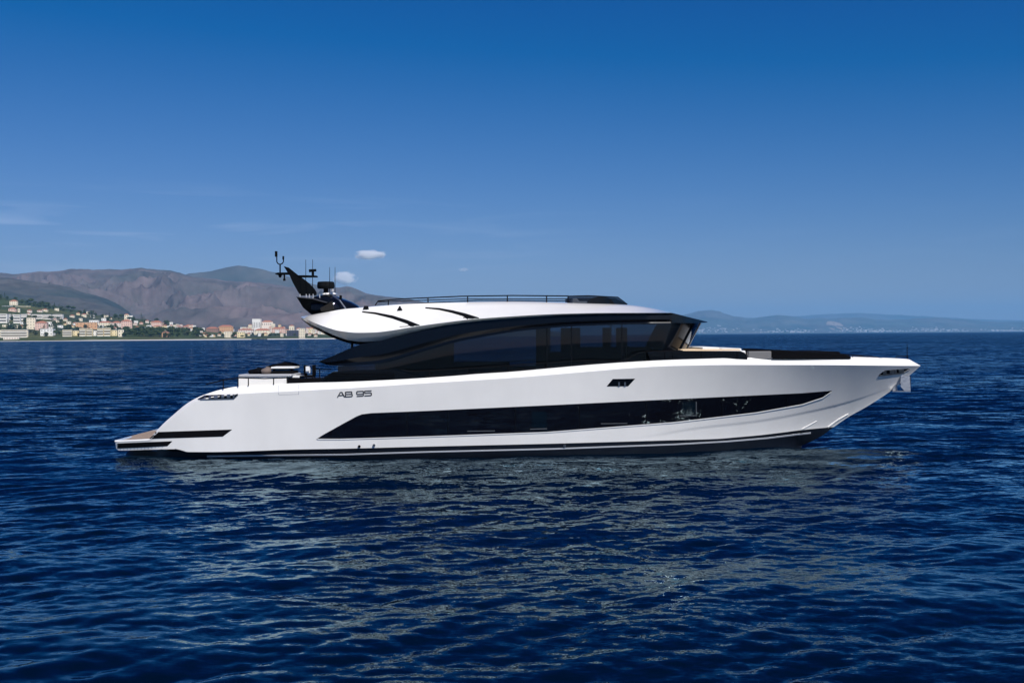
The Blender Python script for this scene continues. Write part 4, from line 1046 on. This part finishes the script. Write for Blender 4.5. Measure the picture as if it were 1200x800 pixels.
# saloon doors closing the house aft
m = MB(); q0 = at(396, 429, 1.15); q1 = at(396, 452, 1.15); m.prism([q0, q0 + Vector((0.06, 0, 0)), q1 + Vector((0.06, 0, 0)), q1], [mir(q0), mir(q0 + Vector((0.06, 0, 0))), mir(q1 + Vector((0.06, 0, 0))), mir(q1)])
part('aft_door', m, M['tinted'])

# ---- foredeck: coaming, sunpads, seat
o = slab('foredeck_coaming', [(762,424),(760,413.5),(772,411.4),(800,411),(868,411.2),(873,413.4),(876,418.5),(876,421)], 0.62, 0.9, M['black_gloss'], None, bevel=0.02); pin(o, yacht)
o = slab('foredeck_coaming', [(762,424),(760,413.5),(772,411.4),(800,411),(868,411.2),(873,413.4),(876,418.5),(876,421)], 5.7, 5.98, M['black_gloss'], None, bevel=0.02); pin(o, yacht)
o.location.x += 0; 
# (the far coaming mirrors the near one)
nm = bpy.data.objects['foredeck_coaming'].data
for i, v in enumerate(o.data.vertices): v.co = (nm.vertices[i].co.x, 2*YC - nm.vertices[i].co.y, nm.vertices[i].co.z)
for x in (779, 788, 822, 864):
    m = MB(); p = at(x, 412, 0.605); q = at(x, 420.5, 0.605); m.tube([p, q], 0.008, 6); part('coaming_joint', m, M['interior'])
def block(name, px0, px1, y0, y1, pyt, thick, m, bevel=0.05):
    a, b = at(px0, pyt, y0), at(px1, pyt, y0); z = a.z
    k = MB(); k.box(((a.x + b.x) / 2, (y0 + y1) / 2, z - thick / 2), (b.x - a.x, y1 - y0, thick)); o = part(name, k, m)
    bv = o.modifiers.new('bevel', 'BEVEL'); bv.width = bevel; bv.segments = 3; return o
block('coachroof', 796, 874, 1.0, 5.6, 411.2, 0.5, M['gelcoat'])
block('sunpad', 797, 868, 1.2, 5.4, 409.2, 0.12, M['cream_pad'])
block('pad_backrest', 823, 843, 1.6, 5.0, 406.9, 0.16, M['white_pad'], 0.04)
block('pad_backrest', 846, 869, 1.6, 5.0, 408.2, 0.14, M['white_pad'], 0.04)
o = slab('foredeck_locker', [(877,411.6),(904,411.4),(904,420.5),(877,420.5)], 0.75, 1.05, mat('grey_locker', (0.16, 0.155, 0.15), 0.6), None, bevel=0.02); pin(o, yacht)
se = MB()
for fn in (lambda p: p, mir):
    g = []
    for px in np.linspace(905, 997, 26):
        t = (px - 873) / 124; y = 0.62 + 1.05 * t ** 1.6
        top = float(np.interp(px, [873, 905, 950, 990, 997], [409.6, 410.0, 411.8, 414.6, 417.6])); b = 420.6
        g.append([fn(at(px, b, y)), fn(at(px, top + 0.9, y)), fn(at(px, top, y + 0.07)), fn(Vector((at(px, top, y).x, y + 0.3, at(px, top, y).z))), fn(Vector((at(px, top, y).x, y + 0.34, at(px, b, y).z)))])
    se.grid(g)
sea_b = part('bow_seat', se, M['fabric_black'], smooth=40)
# replace the seat's first stretch by the pale locker seen in front of it
block('bow_sunpad', 905, 985, 1.6, 5.0, 412.5, 0.25, M['fabric_black'], 0.05)
# ---- rails
def rail(name, pix, Y, posts, r=0.016, mid=None, sides=(1,), foot=None):
    """handrail through pixels pix with posts [(px, py_bottom)]"""
    out = None
    for sd_ in sides:
        fn = (lambda p: p) if sd_ == 1 else mir
        yf = Y if callable(Y) else (lambda px: Y)
        m = MB(); m.tube([fn(at(p[0], p[1], yf(p[0]))) for p in pix], r, 8); o = part(name, m, M['black_matt'], smooth=60)
        if mid:
            m = MB(); m.tube([fn(at(p[0], p[1], yf(p[0]))) for p in mid], r * 0.8, 8); pin(m.build('mid_rail', M['black_matt'], None, 60), o)
        T = lin(pix)
        for px, pb in posts:
            m = MB(); m.tube([fn(at(px, T(px), yf(px))), fn(at(px, pb, yf(px)))], r, 8); pin(m.build('rail_post', M['black_matt'], None, 60), o)
        out = o
    return out
rail('flybridge_rail', [(439.5,357.8),(443,352.6),(470,350.2),(540,347.1),(600,346.2),(666,346.8)], 2.15,
     [(455,358.4),(501.5,355.6),(548,354.6),(594.5,354),(640.5,354.6),(665.5,355.4)], 0.022, [(464,357.2),(500,354.6),(560,352),(666,352.6)])
m = MB(); m.tube([at(443, 353.6, 4.5), at(540, 350.4, 4.5), at(666, 350.2, 4.5)], 0.018, 8); part('flybridge_rail', m, M['black_matt'], smooth=60)
rail('side_rail', [(470,433.2),(480,435),(530,432.6),(560,430.8),(600,428),(640,425),(685,422.2),(728,423),(738,419),(748,413.8),(757,412),(782,411),(800,410.8)], 0.42,
     [(503,442.5),(548,439.5),(596,436),(641,432),(686,428),(722,425.6)], 0.018, None, (1, -1))
rail('stern_rail', [(241,450.4),(262,445),(280,442.6),(310,443.4),(340,442.4)], 0.38, [(261.6,456),(279,453),(291,452),(320.6,450.4)], 0.02)
rail('cockpit_rail', [(366,432.2),(374,432.4),(388,432.6)], 1.2, [(366.5,447),(374.5,447)], 0.018)
rail('bow_rail', [(989,415.0),(1000,415.8),(1016.6,416.6),(1030,418.6),(1036,420.2)], lambda px: YC - hbA(px) + 0.1, [(1016.6,420.4),(999,419.4)], 0.014, None, (1, -1))
rail('pulpit_rail', [(1050,417.2),(1064,417.4)], lambda px: YC - 0.35, [(1050,421.5),(1063.5,421.8)], 0.016)
m = MB(); m.tube([at(1063, 403, YC), at(1063, 421.5, YC)], [0.012, 0.02], 8); part('flagstaff', m, M['black_matt'])

# ---- flybridge windscreen and seats
fw = MB()
for fn in (lambda p: p, mir):
    g = []
    for k in range(13):
        a = k / 12; px = 666 + 69 * min(1, a * 1.0); t = max(0, (px - 690) / 45); y = 2.1 + (YC - 2.1) * t ** 1.8
        top = float(np.interp(px, [666, 690, 724, 735], [347, 346.4, 348.2, 356.2])); g.append([fn(at(px, top, y)), fn(at(px, 357.5 if px > 690 else 356.5, y))])
    fw.grid(g)
part('flybridge_screen', fw, tint_glass('dark_screen', (0.12, 0.14, 0.17)), smooth=30)
m = MB(); m.tube([at(666, 347, 2.1), at(690, 346.4, 2.1), at(724, 348.2, 2.9), at(735, 356.4, 3.3)], 0.02); part('flybridge_screen', m, M['black_matt'])
o = slab('flybridge_console', [(690,357),(693,349.5),(704,346.6),(714,349),(722,357)], 2.5, 4.1, M['black_matt'], None, bevel=0.03); pin(o, yacht)
o = slab('flybridge_seat', [(670,356.5),(671,349.6),(676,349.4),(679,353),(688,353),(688,356.5)], 2.5, 4.1, M['grey_top'], None, bevel=0.03); pin(o, yacht)

# ---- radar mast
mast = empty('radar_mast', (0, 0, 0)); pin(mast, yacht)
def mp(name, mb, m, smooth=None): o = mb.build(name, m, None, smooth); pin(o, mast); return o
def mslab(name, pix, y0, y1, m, bevel=0.02): o = slab(name, pix, y0, y1, m, None, bevel); pin(o, mast); return o
M['mast_black'] = mat('black_mast_paint', (0.003, 0.004, 0.005), 0.8, spec=0.05)
# the two-sided base pod: a boat-shaped tray that narrows downwards
pod_u = [(347.5,348.6),(365,350.6),(384,355.6),(391,357.5)]
bs = MB()
near = [at(347.2,347.8,2.3), at(366,349.6,2.2), at(384,354.6,2.2), at(389,356.5,2.2), at(392,363.5,2.5), at(376,368.2,2.7), at(364.5,368.4,2.8), at(355,360.5,2.6)]
bs.prism(near, [mir(p) for p in near]); o = mp('mast_base', bs, M['mast_black']); bv = o.modifiers.new('bevel', 'BEVEL'); bv.width = 0.03; bv.segments = 2
bs = MB(); n = [at(347,347.4,2.25), at(366,349.2,2.15), at(383,353.9,2.15), at(383,355.0,2.15), at(366,350.4,2.15), at(347,348.4,2.25)]
bs.prism(n, [mir(p) for p in n]); mp('tray_edge', bs, M['letter'])
mslab('base_lit_face', [(375,361),(384,356),(389,352.5),(391.5,362.6),(386,364.2),(376,364.6)], 2.05, 2.12, mat('lit_face_brown', (0.02,0.018,0.016), 0.5, spec=0.1))  # sunlit face of the base, its light painted in as a paler brown
# curved cowl running forward on to the roof
cw = MB(); cr_ = []
for px, top, hw in ((370,347.6,1.0),(376,345.6,1.05),(385,344.4,1.05),(396,347.4,1.0),(404,350.6,0.9),(412,353.6,0.75),(419,357.6,0.5),(422,361,0.25)):
    zt_ = at(px, top, YC).z; xx = at(px, top, YC).x; zb = at(px, 363.5, YC).z
    r = []
    for k in range(11):
        a = math.pi * k / 10; r.append(Vector((xx, YC - hw * math.cos(a), zb + (zt_ - zb) * (math.sin(a) ** 0.6))))
    cr_.append(r)
cw.grid(cr_); cw_o = mp('cowl', cw, M['black_gloss'], 40)
CB = bvh_of(cw_o)
o = strip('cowl_window', [(389,352.6),(398,353.4),(402,355.4)], [(389,358),(398,360.5),(402,361)], M['hull_glass'], CB, n=8, rows=3, off=0.01, skirt=0.01, parent=mast)
m = MB(); m.tube([at(390,346.6,2.5), at(398,352,2.3), at(405,361.5,2.2)], 0.03); mp('cowl_trim', m, M['steel'])
# the shark-fin mast
fin = [(332.3,311.8),(338.5,313.6),(344,318),(350,322.8),(356.5,327.2),(362,331.6),(367.8,337.4),(371,342),(371,346),(352,346.5),(349,341.7),(346,336.4),(343,331),(339.5,323),(336.5,318.5)]
fn_ = MB(); fn_.prism([at(x, y, YC - 0.07 - 0.10 * max(0, (y - 320) / 26)) for x, y in fin], [at(x, y, YC + 0.07 + 0.10 * max(0, (y - 320) / 26)) for x, y in fin])
o = mp('mast_fin', fn_, M['mast_black']); bv = o.modifiers.new('bevel', 'BEVEL'); bv.width = 0.03; bv.segments = 2
for nm_, pix in (('crossarm', [(321.6,320.6),(325,319.2),(337.5,319),(338.5,321.8),(324,321.8)]), ('crossarm', [(348,322.4),(356,322.3),(371,322.8),(371.4,324.8),(352,325)])):
    mslab(nm_, pix, YC - 0.12, YC + 0.12, M['mast_black'], 0.02)
def cyl(name, px, y0, y1, r, Y=YC, m=None, n=14, par=None, r2=None):
    k = MB(); k.tube([at(px, y0, Y), at(px, y1, Y)], [r, r2 or r], n); o = k.build(name, m or M['mast_black'], None, 40); pin(o, par or mast); return o
yo = MB(); c = at(328.2, 305.8, YC); rr = 3.9 * 41.8 / F
yo.tube([at(324.3, 297, YC)] + [c + Vector((rr * math.cos(t), 0, rr * math.sin(t))) for t in np.linspace(math.pi, 2 * math.pi, 9)] + [at(332.1, 301, YC)], 0.022)
yo.tube([at(328.2, 309.6, YC), at(328.2, 320, YC)], 0.028); mp('antenna_yoke', yo, M['mast_black'], 60)
cyl('masthead_light', 323.6, 294.4, 300.8, 0.052); cyl('masthead_light', 331.9, 300.2, 304, 0.036)
cyl('hanging_lamp', 328.2, 321, 325.2, 0.09, r2=0.04); cyl('hanging_lamp', 333.2, 321, 329, 0.03); cyl('hanging_lamp', 333.2, 326.6, 329, 0.05)
for px, y0, y1, yy in ((358.3, 304.3, 346, 2.6), (366.3, 304, 347, 2.5), (386.3, 313.2, 345, 2.6), (392.6, 313, 348, 4.0)):
    cyl('whip_antenna', px, y0, y1, 0.008, yy, r2=0.016)
cyl('horn_lamp', 366.6, 317.5, 323, 0.05); k = MB(); k.tube([at(362.2, 317.3, YC), at(370.5, 316.6, YC)], [0.06, 0.05]); mp('horn_lamp', k, M['mast_black'])
rd = MB(); rows = []
for y, w in ((330.1, 8.6), (330.8, 9.6), (334, 10.1), (337, 10.0), (338.2, 9.0)):
    c = at(381.8, y, YC); rows.append([c + Vector((w * 41.8 / F * math.cos(t), w * 41.8 / F * math.sin(t), 0)) for t in np.linspace(0, 2 * math.pi, 28, endpoint=False)])
rd.grid(rows, True); b0 = 0; rd.f.append(tuple(range(28))[::-1]); rd.f.append(tuple(range(4 * 28, 5 * 28)))
mp('radar_dome', rd, mat('charcoal_dome', (0.006, 0.007, 0.008), 0.7, spec=0.1), 40); cyl('dome_neck', 382, 338, 345.5, 0.10)
for px in (351.5, 358.8, 362.5, 366.8, 374.6): cyl('stanchion', px, 344.5, 350, 0.02, 2.5, m=M['grey_top'])
cyl('camera_ball', 389.6, 338.6, 341.6, 0.05, 2.9, m=M['grey_top']); cyl('camera_ball', 399.2, 346, 350.5, 0.05, 3.0)
sb = MB(); q = at(384, 343.2, 3.2); sb.box(q + Vector((0.1, 0, -0.03)), (0.55, 0.5, 0.06), 0, 0.7); mp('antenna_plinth', sb, M['gelcoat'])

# ---- aft deck fixed furniture: white locker with a grey top
lk = MB(); a, b = at(279.2, 441.6, 0.75), at(335.5, 441.0, 0.75); zb = deck_z(300)
lk.box(((a.x + b.x) / 2, 1.9, (a.z + zb) / 2), (b.x - a.x, 2.3, a.z - zb)); o = part('aft_locker', lk, M['gelcoat']); 
tp = MB(); a2_, b2_ = at(279.4, 438.9, 0.72), at(341.5, 437.5, 0.72)
tp.box(((a2_.x + b2_.x) / 2, 1.9, (a.z + a2_.z) / 2 + 0.003), (b2_.x - a2_.x, 2.4, a2_.z - a.z)); o2 = tp.build('locker_top', M['grey_top']); pin(o2, o)
bv = o2.modifiers.new('bevel', 'BEVEL'); bv.width = 0.03; bv.segments = 2
sf = MB(); a3_ = at(337, 444, 0.8); sf.box((a3_.x + 0.75, 1.3, a3_.z - 0.25), (1.5, 1.0, 0.5)); part('cockpit_plinth', sf, M['black_matt'])

# ------------------------------------------------------------------ loose things on the aft deck
def cushion(px0, px1, pyt, pyb, y, m, name, label, cat, depth=0.8, lumps=3):
    a, b = at(px0, pyb, y), at(px1, pyt, y); w, h = b.x - a.x, b.z - a.z
    o = empty(name, ((a.x + b.x) / 2, y + depth / 2, a.z)); tag(o, label, cat)
    rows = []
    for i in range(9):
        t = i / 8; r = []
        for k in range(16):
            an_ = 2 * math.pi * k / 16; sx_ = math.copysign(abs(math.cos(an_)) ** 0.7, math.cos(an_)); sy_ = math.copysign(abs(math.sin(an_)) ** 0.7, math.sin(an_))
            pr = math.sin(math.pi * (0.12 + 0.88 * t) ) ** 0.45 if t < 1 else 0.03
            wob = 1 + 0.10 * math.sin(k * lumps * 0.8 + i)
            r.append((w / 2 * sx_ * max(pr, 0.03) * wob, depth / 2 * sy_ * max(pr, 0.03), h * t * (1 + 0.12 * sx_)))
        rows.append(r)
    mb = MB(); mb.grid(rows, True); mb.f.append(tuple(range(16))[::-1]); mb.f.append(tuple(8 * 16 + k for k in range(16)))
    q = mesh_obj('cushion', mb.v, mb.f, m, o, 60)
    return o
cushion(288, 309, 431.4, 438.6, 1.2, M['fabric_black'], 'seat_cushion', 'black cushion lying on the grey locker top nearest the stern', 'cushion', lumps=2)
cushion(304.5, 316, 430.2, 438.2, 1.0, M['fabric_brown'], 'seat_cushion', 'brown cushion leaning between the two black cushions on the locker', 'cushion', 0.5, 2)
cushion(311, 347, 424.8, 433.5, 2.2, M['fabric_black'], 'lounge_bolster', 'large rumpled black bolster behind the white table board', 'cushion', 0.9, 4)
tb = empty('side_table', at(331, 440, 1.5)); tag(tb, 'low dark table with a thin white top standing by the locker', 'table')
def child(o, name, mb, m, smooth=None):
    q = mb.build(name, m, None, smooth); q.parent = o; q.location = -o.location; return q
m_ = MB(); a, b = at(317.5, 429.8, 1.3), at(345, 429.8, 1.3); m_.box(((a.x + b.x) / 2, 1.75, a.z - 0.03), (b.x - a.x, 0.9, 0.055)); child(tb, 'table_top', m_, M['white_pad'])
for px in (321, 342):
    m_ = MB(); a = at(px, 431, 1.75); m_.tube([a, a - Vector((0, 0, 0.32))], 0.05); child(tb, 'leg', m_, M['black_matt'])
m_ = MB(); a, b = at(316, 434.6, 1.2), at(343, 434.6, 1.2); m_.box(((a.x + b.x) / 2, 1.75, a.z - 0.07), (b.x - a.x, 1.0, 0.13)); child(tb, 'table_shelf', m_, M['black_matt'])
def deck_chair(px, label, cushion_m):
    base = at(px, 448, 1.3); o = empty('deck_chair', base); tag(o, label, 'chair', 'chairs on the aft deck')
    z = base.z
    s_ = MB(); a = at(px, 440.8, 1.3); s_.box((a.x, 1.3, a.z), (0.5, 0.5, 0.07)); child(o, 'seat', s_, cushion_m)
    s_ = MB(); s_.box((a.x + 0.24, 1.3, a.z + 0.22), (0.05, 0.48, 0.40)); child(o, 'backrest', s_, M['fabric_black'])
    for dx in (-0.22, 0.22):
        for dy in (-0.22, 0.22):
            s_ = MB(); s_.tube([(a.x + dx, 1.3 + dy, a.z), (a.x + dx * 1.15, 1.3 + dy * 1.15, z)], 0.02, 8); child(o, 'leg', s_, M['black_matt'])
    return o
deck_chair(350.5, 'black deck chair with a pale seat, next to the locker', M['white_pad'])
deck_chair(360.5, 'black deck chair with a black seat, nearer the stairs and carrying a white towel', M['fabric_black'])
tw = MB(); a = at(360.6, 431.8, 1.02); tw.box(a, (0.13, 0.10, 0.17)); tw.box(a + Vector((0, 0.05, -0.06)), (0.16, 0.03, 0.2))
o = tw.build('towel', M['white_pad']); tag(o, 'small white towel over the back of the forward deck chair', 'towel')
